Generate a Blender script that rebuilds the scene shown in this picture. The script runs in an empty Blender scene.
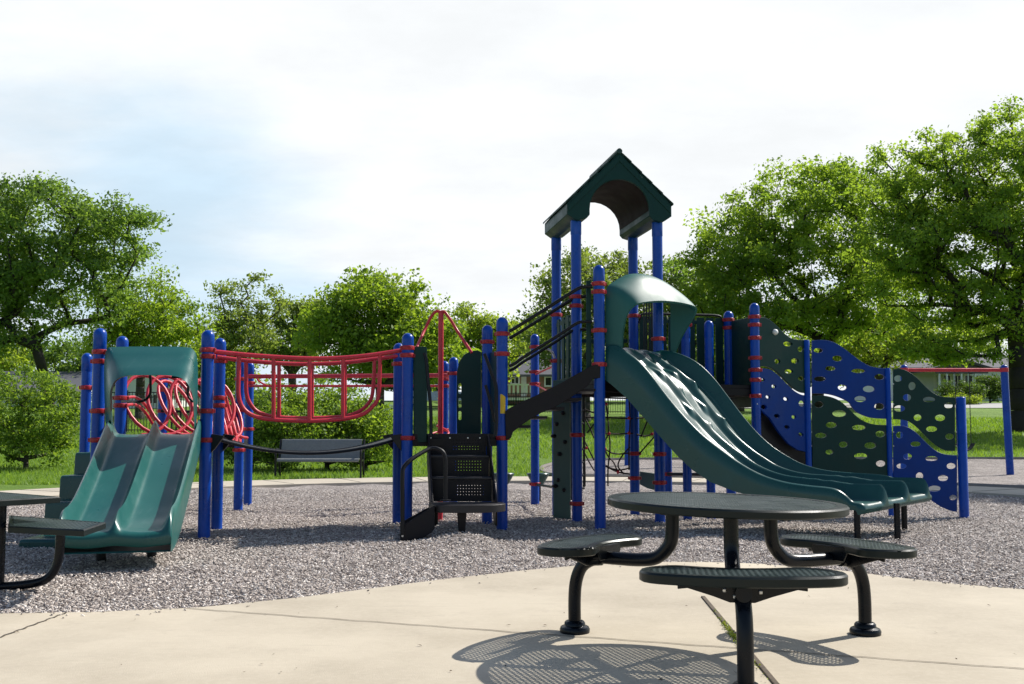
import bpy, math, random
import numpy as np
from mathutils import Vector, Matrix
R = math.radians
random.seed(7)
sc = bpy.context.scene
col = sc.collection

# ------------------------------------------------------------------ camera
CH = 1.05
TP = 0.0675
PITCH = math.atan(TP)
cp, sp = math.cos(PITCH), math.sin(PITCH)
cam = bpy.data.cameras.new('camera')
cam.sensor_width = 36
cam.lens = 36 * 1000 / 1024
cam.shift_y = 22.5 / 1024
cam.clip_start = 0.05
cam.clip_end = 3000
co = bpy.data.objects.new('camera', cam)
co.location = (0, 0, CH)
co.rotation_euler = (R(90) + PITCH, 0, 0)
col.objects.link(co)
sc.camera = co

def ray(px, py):
    u = (px - 512) / 1000
    v = (364.5 - py) / 1000
    return (u, cp - v * sp, sp + v * cp)
def at(px, py, Y):
    r = ray(px, py); k = Y / r[1]
    return Vector((r[0] * k, Y, CH + r[2] * k))
def gnd(px, py, z=0.0):
    r = ray(px, py); k = (z - CH) / r[2]
    return Vector((r[0] * k, r[1] * k, z))
def onp(px, py, A, B):
    r = ray(px, py)
    n = (-(B[1] - A[1]), B[0] - A[0])
    k = (n[0] * A[0] + n[1] * A[1]) / (n[0] * r[0] + n[1] * r[1])
    return Vector((r[0] * k, r[1] * k, CH + r[2] * k))

# ------------------------------------------------------------------ terrain
def softplus(t, s):
    return np.where(t / s > 30, t, s * np.log1p(np.exp(np.minimum(t / s, 30))))
def terr(x, y):
    x = np.asarray(x, float); y = np.asarray(y, float)
    a = softplus(y - 27.5, 2.2) - softplus(y - 88, 6)
    z = 0.068 * a
    return z
def tz(x, y): return float(terr(x, y))

# ------------------------------------------------------------------ materials
MATS = {}
def nt_new(name):
    m = bpy.data.materials.new(name); m.use_nodes = True
    nt = m.node_tree; nt.nodes.clear()
    return m, nt, nt.nodes, nt.links
def surf(name, c, rough=0.5, var=0.12, scale=6.0, bump=0.0, bscale=80.0, metal=0.0, c2=None, fac2=(0.55, 0.7), s2=3.0, coat=0.0, spec=0.5, scuff=0.0, scol=(0.45, 0.45, 0.42), sstretch=(1, 1, 0.25)):
    """Principled paint / plastic / metal with procedural colour, roughness and relief variation."""
    m, nt, N, L = nt_new(name)
    out = N.new('ShaderNodeOutputMaterial'); p = N.new('ShaderNodeBsdfPrincipled')
    L.new(p.outputs[0], out.inputs[0])
    tc = N.new('ShaderNodeTexCoord')
    n1 = N.new('ShaderNodeTexNoise'); n1.inputs['Scale'].default_value = scale; n1.inputs['Detail'].default_value = 6
    L.new(tc.outputs['Object'], n1.inputs['Vector'])
    mr = N.new('ShaderNodeMapRange'); mr.inputs['From Min'].default_value = 0.25; mr.inputs['From Max'].default_value = 0.75
    mr.inputs['To Min'].default_value = 1 - var; mr.inputs['To Max'].default_value = 1 + var
    L.new(n1.outputs['Fac'], mr.inputs['Value'])
    mx = N.new('ShaderNodeMix'); mx.data_type = 'RGBA'; mx.blend_type = 'MULTIPLY'; mx.inputs['Factor'].default_value = 1
    L.new(mr.outputs[0], mx.inputs['B'])
    if c2 is not None:
        n2 = N.new('ShaderNodeTexNoise'); n2.inputs['Scale'].default_value = s2; n2.inputs['Detail'].default_value = 8
        n2.inputs['Roughness'].default_value = 0.65
        L.new(tc.outputs['Object'], n2.inputs['Vector'])
        r2 = N.new('ShaderNodeMapRange'); r2.inputs['From Min'].default_value = fac2[0]; r2.inputs['From Max'].default_value = fac2[1]
        L.new(n2.outputs['Fac'], r2.inputs['Value'])
        mc = N.new('ShaderNodeMix'); mc.data_type = 'RGBA'
        mc.inputs['A'].default_value = (*c, 1); mc.inputs['B'].default_value = (*c2, 1)
        L.new(r2.outputs[0], mc.inputs['Factor'])
        L.new(mc.outputs['Result'], mx.inputs['A'])
    else:
        mx.inputs['A'].default_value = (*c, 1)
    base_out = mx.outputs['Result']
    if scuff:      # rubbed marks and dust in thin irregular streaks
        mp = N.new('ShaderNodeMapping'); mp.inputs['Scale'].default_value = sstretch; L.new(tc.outputs['Object'], mp.inputs['Vector'])
        n3 = N.new('ShaderNodeTexNoise'); n3.inputs['Scale'].default_value = 22; n3.inputs['Detail'].default_value = 10; n3.inputs['Roughness'].default_value = 0.75
        L.new(mp.outputs[0], n3.inputs['Vector'])
        n4 = N.new('ShaderNodeTexNoise'); n4.inputs['Scale'].default_value = 1.7; n4.inputs['Detail'].default_value = 4; L.new(tc.outputs['Object'], n4.inputs['Vector'])
        r3 = N.new('ShaderNodeMapRange'); r3.inputs['From Min'].default_value = 0.52; r3.inputs['From Max'].default_value = 0.74; L.new(n3.outputs['Fac'], r3.inputs['Value'])
        r4 = N.new('ShaderNodeMapRange'); r4.inputs['From Min'].default_value = 0.35; r4.inputs['From Max'].default_value = 0.65; r4.inputs['To Max'].default_value = scuff; L.new(n4.outputs['Fac'], r4.inputs['Value'])
        mm = N.new('ShaderNodeMath'); mm.operation = 'MULTIPLY'; L.new(r3.outputs[0], mm.inputs[0]); L.new(r4.outputs[0], mm.inputs[1])
        ms_ = N.new('ShaderNodeMix'); ms_.data_type = 'RGBA'; L.new(mm.outputs[0], ms_.inputs['Factor']); L.new(base_out, ms_.inputs['A']); ms_.inputs['B'].default_value = (*scol, 1)
        base_out = ms_.outputs['Result']
    L.new(base_out, p.inputs['Base Color'])
    rr = N.new('ShaderNodeMapRange'); rr.inputs['From Min'].default_value = 0.3; rr.inputs['From Max'].default_value = 0.7
    rr.inputs['To Min'].default_value = max(0.02, rough - 0.08); rr.inputs['To Max'].default_value = min(1, rough + 0.1)
    L.new(n1.outputs['Fac'], rr.inputs['Value']); L.new(rr.outputs[0], p.inputs['Roughness'])
    p.inputs['Metallic'].default_value = metal
    p.inputs['Specular IOR Level'].default_value = spec
    p.inputs['Coat Weight'].default_value = coat
    if bump:
        nb = N.new('ShaderNodeTexNoise'); nb.inputs['Scale'].default_value = bscale; nb.inputs['Detail'].default_value = 4
        L.new(tc.outputs['Object'], nb.inputs['Vector'])
        b = N.new('ShaderNodeBump'); b.inputs['Strength'].default_value = bump; b.inputs['Distance'].default_value = 0.01
        L.new(nb.outputs['Fac'], b.inputs['Height']); L.new(b.outputs[0], p.inputs['Normal'])
    MATS[name] = m
    return m
def leafmat(name, ca, cb, trans=0.45, tcol=None):
    m, nt, N, L = nt_new(name)
    out = N.new('ShaderNodeOutputMaterial')
    at_ = N.new('ShaderNodeAttribute'); at_.attribute_name = 'tint'
    mc = N.new('ShaderNodeMix'); mc.data_type = 'RGBA'
    mc.inputs['A'].default_value = (*ca, 1); mc.inputs['B'].default_value = (*cb, 1)
    L.new(at_.outputs['Fac'], mc.inputs['Factor'])
    d = N.new('ShaderNodeBsdfPrincipled'); d.inputs['Roughness'].default_value = 0.55
    d.inputs['Specular IOR Level'].default_value = 0.35
    L.new(mc.outputs['Result'], d.inputs['Base Color'])
    t = N.new('ShaderNodeBsdfTranslucent')
    mt = N.new('ShaderNodeMix'); mt.data_type = 'RGBA'; mt.blend_type = 'MULTIPLY'; mt.inputs['Factor'].default_value = 1
    L.new(mc.outputs['Result'], mt.inputs['A']); mt.inputs['B'].default_value = (*(tcol or (2.15, 2.00, 0.85)), 1)
    L.new(mt.outputs['Result'], t.inputs['Color'])
    s = N.new('ShaderNodeMixShader'); s.inputs[0].default_value = trans
    L.new(d.outputs[0], s.inputs[1]); L.new(t.outputs[0], s.inputs[2]); L.new(s.outputs[0], out.inputs[0])
    return m

M_blue = surf('blue_powder_coat', (0.001, 0.056, 0.37), 0.30, 0.12, 4, bump=0.03, bscale=300, c2=(0.003, 0.074, 0.42), s2=2, spec=0.32, scuff=0.14, scol=(0.25, 0.32, 0.55), sstretch=(1, 1, 0.4))
M_red = surf('red_coated_steel', (0.56, 0.030, 0.050), 0.34, 0.12, 5, bump=0.04, bscale=200, c2=(0.62, 0.07, 0.085), s2=4, spec=0.4)
M_clamp = surf('red_clamp_coating', (0.36, 0.018, 0.028), 0.36, 0.15, 9, bump=0.05, bscale=200, c2=(0.44, 0.05, 0.06), s2=9, spec=0.35)
M_teal = surf('teal_plastic', (0.010, 0.098, 0.088), 0.34, 0.08, 3, bump=0.02, bscale=120, c2=(0.014, 0.122, 0.110), s2=1.5, spec=0.55, scuff=0.22, scol=(0.20, 0.34, 0.32), sstretch=(1.2, 0.18, 0.5))
M_dgreen = surf('dark_green_plastic', (0.007, 0.064, 0.059), 0.28, 0.08, 3, bump=0.02, bscale=120, c2=(0.009, 0.070, 0.064), s2=1.5, spec=0.42, scuff=0.07, scol=(0.16, 0.26, 0.25), sstretch=(0.3, 0.8, 0.3))
M_hood = surf('dark_green_hood_plastic', (0.014, 0.105, 0.092), 0.48, 0.08, 3, bump=0.03, bscale=90, c2=(0.03, 0.15, 0.135), s2=2.5, spec=0.45)
M_panelg = surf('green_sheet_plastic', (0.005, 0.036, 0.032), 0.42, 0.10, 5, bump=0.05, bscale=250, spec=0.2, scuff=0.08, scol=(0.12, 0.17, 0.15))
M_panelpale = surf('pale_green_sheet', (0.075, 0.140, 0.115), 0.5, 0.14, 5, bump=0.05, bscale=150)  # paler green than the other sheets
M_panelb = surf('blue_sheet_plastic', (0.001, 0.036, 0.225), 0.42, 0.10, 5, bump=0.05, bscale=250, spec=0.2, scuff=0.08, scol=(0.14, 0.18, 0.35))
M_black = surf('black_coated_steel', (0.006, 0.006, 0.008), 0.42, 0.2, 8, bump=0.08, bscale=200, spec=0.3)
M_blackdeck = surf('dark_brown_coated_deck', (0.011, 0.009, 0.011), 0.45, 0.2, 6, bump=0.1, bscale=160, spec=0.22)
M_rim = surf('dark_green_coated_rim', (0.003, 0.009, 0.009), 0.34, 0.15, 8, bump=0.05, bscale=200, spec=0.3)
M_tread = surf('tread_highlight_coating', (0.030, 0.027, 0.028), 0.45, 0.2, 6, bump=0.12, bscale=160, spec=0.35)  # lighter than the deck: the tread edge highlight is put into the colour
M_table = surf('dark_green_coated_table', (0.032, 0.052, 0.050), 0.34, 0.15, 8, bump=0.05, bscale=200, spec=0.6)
M_tleg = surf('black_green_pipe', (0.002, 0.004, 0.008), 0.26, 0.2, 10, bump=0.04, bscale=150, c2=(0.02, 0.03, 0.04), fac2=(0.66, 0.72), s2=14, spec=0.25)
M_steel = surf('bright_bolt_steel', (0.55, 0.55, 0.55), 0.35, 0.1, 30, metal=1.0)
M_yellow = surf('yellow_sticker', (0.75, 0.48, 0.02), 0.5, 0.08, 20)
M_white = surf('white_paint', (0.72, 0.73, 0.72), 0.6, 0.06, 3, bump=0.05)
M_siding = surf('pale_siding', (0.60, 0.63, 0.62), 0.6, 0.08, 2, bump=0.05)
M_brick = surf('house_brick', (0.25, 0.13, 0.09), 0.8, 0.2, 20, bump=0.3, bscale=60)
M_roofing = surf('grey_shingle', (0.10, 0.10, 0.11), 0.85, 0.25, 14, bump=0.4, bscale=40)
M_darkroof = surf('dark_shingle', (0.05, 0.05, 0.055), 0.85, 0.25, 14, bump=0.4, bscale=40)
M_glass = surf('window_glass', (0.02, 0.025, 0.03), 0.08, 0.1, 2)
M_iron = surf('black_iron', (0.012, 0.012, 0.012), 0.5, 0.2, 10)
M_rope = surf('dark_rope', (0.025, 0.014, 0.014), 0.8, 0.3, 40, bump=0.4, bscale=200)
M_silver = surf('silver_car_paint', (0.35, 0.37, 0.40), 0.25, 0.05, 3, metal=0.5)
M_rubber = surf('tyre_rubber', (0.015, 0.015, 0.015), 0.8, 0.1, 10)
M_bark = surf('bark', (0.055, 0.045, 0.038), 0.9, 0.35, 9, bump=0.8, bscale=18)
M_barkd = surf('dark_bark', (0.026, 0.021, 0.018), 0.9, 0.35, 9, bump=0.8, bscale=18)
M_road = surf('pale_street', (0.40, 0.39, 0.37), 0.85, 0.1, 0.4, bump=0.1)
M_walk = surf('sidewalk_concrete', (0.50, 0.44, 0.35), 0.85, 0.10, 1.2, bump=0.15, bscale=60, c2=(0.42, 0.37, 0.30), s2=0.8)
M_kerb = surf('weathered_kerb', (0.20, 0.18, 0.16), 0.9, 0.2, 3, bump=0.3, bscale=40)
M_joint = surf('dark_joint', (0.10, 0.08, 0.06), 0.95, 0.4, 12)
M_wood = surf('old_joint_board', (0.11, 0.085, 0.06), 0.9, 0.35, 10, bump=0.6, bscale=40, c2=(0.05, 0.04, 0.03), s2=9)

def concrete():
    m, nt, N, L = nt_new('pad_concrete')
    out = N.new('ShaderNodeOutputMaterial'); p = N.new('ShaderNodeBsdfPrincipled'); L.new(p.outputs[0], out.inputs[0])
    tc = N.new('ShaderNodeTexCoord')
    def noise(s, d=8, ro=0.6, sx=1, sy=1):
        mp = N.new('ShaderNodeMapping'); mp.inputs['Scale'].default_value = (sx, sy, 1)
        L.new(tc.outputs['Object'], mp.inputs['Vector'])
        n = N.new('ShaderNodeTexNoise'); n.inputs['Scale'].default_value = s; n.inputs['Detail'].default_value = d
        n.inputs['Roughness'].default_value = ro; L.new(mp.outputs[0], n.inputs['Vector']); return n.outputs['Fac']
    def ramp(v, a, b, t0=0, t1=1):
        r = N.new('ShaderNodeMapRange'); r.inputs['From Min'].default_value = a; r.inputs['From Max'].default_value = b
        r.inputs['To Min'].default_value = t0; r.inputs['To Max'].default_value = t1; L.new(v, r.inputs['Value']); return r.outputs[0]
    def mix(a, b, f, mode='MIX'):
        x = N.new('ShaderNodeMix'); x.data_type = 'RGBA'; x.blend_type = mode
        for k, s in (('A', a), ('B', b)):
            if isinstance(s, tuple): x.inputs[k].default_value = (*s, 1)
            else: L.new(s, x.inputs[k])
        if isinstance(f, float): x.inputs['Factor'].default_value = f
        else: L.new(f, x.inputs['Factor'])
        return x.outputs['Result']
    c = mix((0.535, 0.468, 0.358), (0.420, 0.362, 0.272), ramp(noise(0.9, 6), 0.4, 0.65))
    c = mix(c, (0.38, 0.325, 0.25), ramp(noise(2.3, 10, 0.72), 0.58, 0.75, 0, 0.7))
    c = mix(c, (0.30, 0.26, 0.21), ramp(noise(4.5, 10, 0.8, 1.0, 0.6), 0.66, 0.78, 0, 0.55))
    c = mix(c, (0.60, 0.53, 0.43), ramp(noise(30, 4), 0.45, 0.7, 0, 0.25))
    c = mix(c, (0.22, 0.19, 0.16), ramp(noise(90, 3), 0.66, 0.74, 0, 0.8))
    c = mix(c, (0.33, 0.29, 0.23), ramp(noise(1.6, 12, 0.82, 0.35, 1.6), 0.60, 0.72, 0, 0.5))
    c = mix(c, (0.40, 0.35, 0.27), ramp(noise(14, 6, 0.7, 0.2, 1.5), 0.55, 0.75, 0, 0.45))
    L.new(c, p.inputs['Base Color']); p.inputs['Roughness'].default_value = 0.85
    b = N.new('ShaderNodeBump'); b.inputs['Strength'].default_value = 0.25; b.inputs['Distance'].default_value = 0.01
    L.new(noise(140, 4), b.inputs['Height']); L.new(b.outputs[0], p.inputs['Normal'])
    return m
M_pad = concrete()

def chipbed():
    m, nt, N, L = nt_new('wood_chip_bed')
    out = N.new('ShaderNodeOutputMaterial'); p = N.new('ShaderNodeBsdfPrincipled'); L.new(p.outputs[0], out.inputs[0])
    tc = N.new('ShaderNodeTexCoord')
    hts = []
    cols = []
    for sx, sy, sca in ((1, 2.2, 26), (2.0, 1, 34)):
        mp = N.new('ShaderNodeMapping'); mp.inputs['Scale'].default_value = (sx, sy, 1); mp.inputs['Rotation'].default_value = (0, 0, 0.5 * sx)
        L.new(tc.outputs['Object'], mp.inputs['Vector'])
        v = N.new('ShaderNodeTexVoronoi'); v.inputs['Scale'].default_value = sca; L.new(mp.outputs[0], v.inputs['Vector'])
        sep = N.new('ShaderNodeSeparateColor'); L.new(v.outputs['Color'], sep.inputs[0])
        cr = N.new('ShaderNodeValToRGB'); L.new(sep.outputs[0], cr.inputs[0])
        e = cr.color_ramp.elements
        e[0].position = 0.0; e[0].color = (0.085, 0.065, 0.062, 1)
        e[1].position = 1.0; e[1].color = (0.80, 0.72, 0.69, 1)
        for pos, cc in ((0.35, (0.26, 0.22, 0.198)), (0.7, (0.45, 0.395, 0.362)), (0.88, (0.60, 0.535, 0.495))):
            x = e.new(pos); x.color = (*cc, 1)
        cols.append(cr.outputs[0]); hts.append(sep.outputs[1])
    n = N.new('ShaderNodeTexNoise'); n.inputs['Scale'].default_value = 8; L.new(tc.outputs['Object'], n.inputs['Vector'])
    mx = N.new('ShaderNodeMix'); mx.data_type = 'RGBA'
    rr = N.new('ShaderNodeMapRange'); rr.inputs['From Min'].default_value = 0.4; rr.inputs['From Max'].default_value = 0.6
    L.new(n.outputs['Fac'], rr.inputs['Value']); L.new(rr.outputs[0], mx.inputs['Factor'])
    L.new(cols[0], mx.inputs['A']); L.new(cols[1], mx.inputs['B'])
    n2 = N.new('ShaderNodeTexNoise'); n2.inputs['Scale'].default_value = 0.9; n2.inputs['Detail'].default_value = 5; L.new(tc.outputs['Object'], n2.inputs['Vector'])
    r2 = N.new('ShaderNodeMapRange'); r2.inputs['From Min'].default_value = 0.3; r2.inputs['From Max'].default_value = 0.7
    r2.inputs['To Min'].default_value = 0.66; r2.inputs['To Max'].default_value = 1.06; L.new(n2.outputs['Fac'], r2.inputs['Value'])
    m2 = N.new('ShaderNodeMix'); m2.data_type = 'RGBA'; m2.blend_type = 'MULTIPLY'; m2.inputs['Factor'].default_value = 1
    L.new(mx.outputs['Result'], m2.inputs['A']); L.new(r2.outputs[0], m2.inputs['B'])
    L.new(m2.outputs['Result'], p.inputs['Base Color']); p.inputs['Roughness'].default_value = 0.9
    ad = N.new('ShaderNodeMath'); ad.operation = 'ADD'; L.new(hts[0], ad.inputs[0]); L.new(hts[1], ad.inputs[1])
    b = N.new('ShaderNodeBump'); b.inputs['Strength'].default_value = 0.9; b.inputs['Distance'].default_value = 0.025
    L.new(ad.outputs[0], b.inputs['Height']); L.new(b.outputs[0], p.inputs['Normal'])
    return m
M_chip = chipbed()

def chippiece():
    m, nt, N, L = nt_new('wood_chip')
    out = N.new('ShaderNodeOutputMaterial'); p = N.new('ShaderNodeBsdfPrincipled'); L.new(p.outputs[0], out.inputs[0])
    a = N.new('ShaderNodeAttribute'); a.attribute_name = 'tint'
    cr = N.new('ShaderNodeValToRGB'); L.new(a.outputs['Fac'], cr.inputs[0])
    e = cr.color_ramp.elements
    e[0].position = 0; e[0].color = (0.10, 0.075, 0.07, 1); e[1].position = 1; e[1].color = (0.92, 0.86, 0.79, 1)
    for pos, cc in ((0.4, (0.36, 0.308, 0.272)), (0.75, (0.60, 0.535, 0.482))):
        x = e.new(pos); x.color = (*cc, 1)
    L.new(cr.outputs[0], p.inputs['Base Color']); p.inputs['Roughness'].default_value = 0.85
    return m
M_chipp = chippiece()

def lawnmat():
    m, nt, N, L = nt_new('lawn_grass')
    out = N.new('ShaderNodeOutputMaterial'); p = N.new('ShaderNodeBsdfPrincipled'); L.new(p.outputs[0], out.inputs[0])
    tc = N.new('ShaderNodeTexCoord')
    def noise(s, d=6, r=0.6):
        n = N.new('ShaderNodeTexNoise'); n.inputs['Scale'].default_value = s; n.inputs['Detail'].default_value = d
        n.inputs['Roughness'].default_value = r; L.new(tc.outputs['Object'], n.inputs['Vector']); return n.outputs['Fac']
    def ramp(v, a, b, t0=0, t1=1):
        r = N.new('ShaderNodeMapRange'); r.inputs['From Min'].default_value = a; r.inputs['From Max'].default_value = b
        r.inputs['To Min'].default_value = t0; r.inputs['To Max'].default_value = t1; L.new(v, r.inputs['Value']); return r.outputs[0]
    def mix(a, b, f):
        x = N.new('ShaderNodeMix'); x.data_type = 'RGBA'
        for k, s in (('A', a), ('B', b)):
            if isinstance(s, tuple): x.inputs[k].default_value = (*s, 1)
            else: L.new(s, x.inputs[k])
        L.new(f, x.inputs['Factor']); return x.outputs['Result']
    c = mix((0.120, 0.215, 0.030), (0.185, 0.295, 0.046), ramp(noise(0.35), 0.35, 0.65))
    c = mix(c, (0.065, 0.140, 0.016), ramp(noise(3.5, 8, 0.7), 0.5, 0.7, 0, 0.6))
    c = mix(c, (0.16, 0.20, 0.04), ramp(noise(12, 5), 0.58, 0.75, 0, 0.5))
    L.new(c, p.inputs['Base Color']); p.inputs['Roughness'].default_value = 0.85; p.inputs['Specular IOR Level'].default_value = 0.2
    b = N.new('ShaderNodeBump'); b.inputs['Strength'].default_value = 0.8; b.inputs['Distance'].default_value = 0.06
    L.new(noise(25, 6, 0.8), b.inputs['Height']); L.new(b.outputs[0], p.inputs['Normal'])
    return m
M_lawn = lawnmat()
M_blade = leafmat('grass_blade', (0.115, 0.210, 0.030), (0.20, 0.315, 0.056), 0.40)

# ------------------------------------------------------------------ mesh builder
LOC = {}
def setloc(o, loc):
    LOC[o.name] = Vector(loc)
class MB:
    def __init__(s): s.v = []; s.f = []
    def add(s, vs, fs):
        o = len(s.v); s.v += [tuple(v) for v in vs]; s.f += [tuple(i + o for i in f) for f in fs]
    def box(s, c, size, rz=0.0, rot=None):
        x, y, z = (d / 2 for d in size)
        m = rot if rot is not None else Matrix.Rotation(rz, 3, 'Z')
        vs = [Vector(c) + m @ Vector((a * x, b * y, d * z)) for a in (-1, 1) for b in (-1, 1) for d in (-1, 1)]
        s.add(vs, [(0, 1, 3, 2), (4, 6, 7, 5), (0, 4, 5, 1), (2, 3, 7, 6), (0, 2, 6, 4), (1, 5, 7, 3)])
    def beam(s, a, b, w, h):
        """box along a->b, w across (horizontal), h the other way"""
        a = Vector(a); b = Vector(b); d = (b - a); L = d.length; d.normalize()
        side = d.cross(Vector((0, 0, 1)))
        if side.length < 1e-4: side = Vector((1, 0, 0))
        side.normalize(); up = side.cross(d)
        vs = []
        for p in (a, b):
            for i, j in ((-1, -1), (1, -1), (1, 1), (-1, 1)):
                vs.append(p + side * (i * w / 2) + up * (j * h / 2))
        s.add(vs, [(0, 1, 2, 3), (7, 6, 5, 4), (0, 4, 5, 1), (1, 5, 6, 2), (2, 6, 7, 3), (3, 7, 4, 0)])
    def tube(s, pts, r, n=10, closed=False, radii=None):
        P = [Vector(p) for p in pts]; m = len(P)
        T = []
        for i in range(m):
            if closed: t = P[(i + 1) % m] - P[i - 1]
            else: t = P[min(i + 1, m - 1)] - P[max(i - 1, 0)]
            T.append(t.normalized())
        nrm = T[0].orthogonal().normalized()
        vs = []
        for i in range(m):
            nrm = (nrm - T[i] * nrm.dot(T[i]))
            if nrm.length < 1e-6: nrm = T[i].orthogonal()
            nrm.normalize(); b = T[i].cross(nrm)
            rr = radii[i] if radii else r
            for k in range(n):
                a = 2 * math.pi * k / n
                vs.append(P[i] + (nrm * math.cos(a) + b * math.sin(a)) * rr)
        fs = []
        for i in range(m if closed else m - 1):
            j = (i + 1) % m
            for k in range(n):
                fs.append((i * n + k, i * n + (k + 1) % n, j * n + (k + 1) % n, j * n + k))
        if not closed:
            fs.append(tuple(range(n))[::-1]); fs.append(tuple((m - 1) * n + k for k in range(n)))
        s.add(vs, fs)
    def lathe(s, c, prof, n=20):
        c = Vector(c); vs = []; fs = []
        for (r, z) in prof:
            for k in range(n):
                a = 2 * math.pi * k / n
                vs.append(c + Vector((r * math.cos(a), r * math.sin(a), z)))
        for i in range(len(prof) - 1):
            for k in range(n):
                fs.append((i * n + k, i * n + (k + 1) % n, (i + 1) * n + (k + 1) % n, (i + 1) * n + k))
        fs.append(tuple(range(n))[::-1]); fs.append(tuple((len(prof) - 1) * n + k for k in range(n)))
        s.add(vs, fs)
    def loft(s, loops, closed_section=True, closed_path=False, caps=False):
        n = len(loops[0]); m = len(loops); vs = [p for l in loops for p in l]; fs = []
        for i in range(m if closed_path else m - 1):
            j = (i + 1) % m
            for k in range(n if closed_section else n - 1):
                k2 = (k + 1) % n
                fs.append((i * n + k, i * n + k2, j * n + k2, j * n + k))
        if caps:
            fs.append(tuple(range(n))[::-1]); fs.append(tuple((m - 1) * n + k for k in range(n)))
        s.add(vs, fs)
    def prism(s, poly, d):
        """poly: list of 3D points (planar); extruded by vector d"""
        P = [Vector(p) for p in poly]; n = len(P); d = Vector(d)
        s.add(P + [p + d for p in P], [tuple(range(n))[::-1], tuple(range(n, 2 * n))] + [(k, (k + 1) % n, n + (k + 1) % n, n + k) for k in range(n)])
    def build(s, name, mat, parent=None, smooth=40, bevel=0.0, seg=2, loc=None):
        me = bpy.data.meshes.new(name)
        base = LOC[parent.name] if parent is not None else (Vector(loc) if loc is not None else Vector((0, 0, 0)))
        me.from_pydata([tuple(Vector(v) - base) for v in s.v], [], s.f)
        fix_normals(me)
        return link(name, me, mat, parent, smooth, bevel, seg, base)
def fix_normals(me):
    import bmesh
    bm = bmesh.new(); bm.from_mesh(me); bmesh.ops.recalc_face_normals(bm, faces=bm.faces); bm.to_mesh(me); bm.free()
def link(name, me, mat, parent=None, smooth=40, bevel=0.0, seg=2, base=None):
    o = bpy.data.objects.new(name, me)
    me.materials.append(mat)
    if smooth:
        me.polygons.foreach_set('use_smooth', [True] * len(me.polygons))
        me.set_sharp_from_angle(angle=R(smooth))
    col.objects.link(o)
    if parent is not None:
        o.parent = parent; LOC[o.name] = LOC[parent.name]
    else:
        o.location = base; LOC[o.name] = Vector(base)
    if bevel:
        b = o.modifiers.new('edge', 'BEVEL'); b.width = bevel; b.segments = seg; b.limit_method = 'ANGLE'; b.angle_limit = R(40)
        b.harden_normals = False
    return o
def tag(o, label=None, cat=None, group=None, kind=None):
    if label: o['label'] = label
    if cat: o['category'] = cat
    if group: o['group'] = group
    if kind: o['kind'] = kind
    return o
def thing(name, label, cat, loc, group=None):
    o = bpy.data.objects.new(name, None); o.empty_display_size = 0.2
    col.objects.link(o); o.location = loc; LOC[o.name] = Vector(loc)
    return tag(o, label, cat, group)
def cr(pts, n=8, closed=False):
    P = [Vector(p) for p in pts]; m = len(P); out = []
    rng = range(m) if closed else range(m - 1)
    for i in rng:
        p1 = P[i]; p2 = P[(i + 1) % m]
        p0 = P[i - 1] if (i > 0 or closed) else p1 * 2 - p2
        p3 = P[(i + 2) % m] if (i + 2 < m or closed) else p2 * 2 - p1
        for k in range(n):
            t = k / n
            out.append(0.5 * ((2 * p1) + (p2 - p0) * t + (2 * p0 - 5 * p1 + 4 * p2 - p3) * t * t + (3 * p1 - p0 - 3 * p2 + p3) * t ** 3))
    if not closed: out.append(P[-1])
    return out
def npmesh(name, V, F, tint=None):
    me = bpy.data.meshes.new(name)
    nv = len(V); nf, k = F.shape
    me.vertices.add(nv); me.vertices.foreach_set('co', np.ascontiguousarray(V, np.float32).ravel())
    me.loops.add(nf * k); me.loops.foreach_set('vertex_index', np.ascontiguousarray(F, np.int32).ravel())
    me.polygons.add(nf); me.polygons.foreach_set('loop_start', np.arange(0, nf * k, k, dtype=np.int32))
    me.polygons.foreach_set('loop_total', np.full(nf, k, np.int32))
    if tint is not None:
        a = me.attributes.new('tint', 'FLOAT', 'POINT'); a.data.foreach_set('value', np.ascontiguousarray(tint, np.float32))
    me.update(calc_edges=True); me.validate()
    return me
def polyfill(outer, holes, thick, frame):
    """2-D outline with holes -> thick sheet; frame(x, z, d) maps plan coords to a world point"""
    cu = bpy.data.curves.new('tmp', 'CURVE'); cu.dimensions = '2D'; cu.fill_mode = 'BOTH'; cu.extrude = thick / 2
    cu.bevel_depth = min(0.004, thick * 0.2); cu.bevel_resolution = 1; cu.offset = -cu.bevel_depth
    for poly in [outer] + holes:
        sp_ = cu.splines.new('POLY'); sp_.points.add(len(poly) - 1); sp_.use_cyclic_u = True
        for p, q in zip(sp_.points, poly): p.co = (q[0], q[1], 0, 1)
    o = bpy.data.objects.new('tmp', cu); col.objects.link(o)
    bpy.context.view_layer.update()
    dg = bpy.context.evaluated_depsgraph_get()
    me = o.evaluated_get(dg).to_mesh()
    V = [frame(v.co.x, v.co.y, v.co.z) for v in me.vertices]; F = [tuple(p.vertices) for p in me.polygons]
    o.evaluated_get(dg).to_mesh_clear()
    bpy.data.objects.remove(o); bpy.data.curves.remove(cu)
    b = MB(); b.add(V, F); return b

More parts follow.
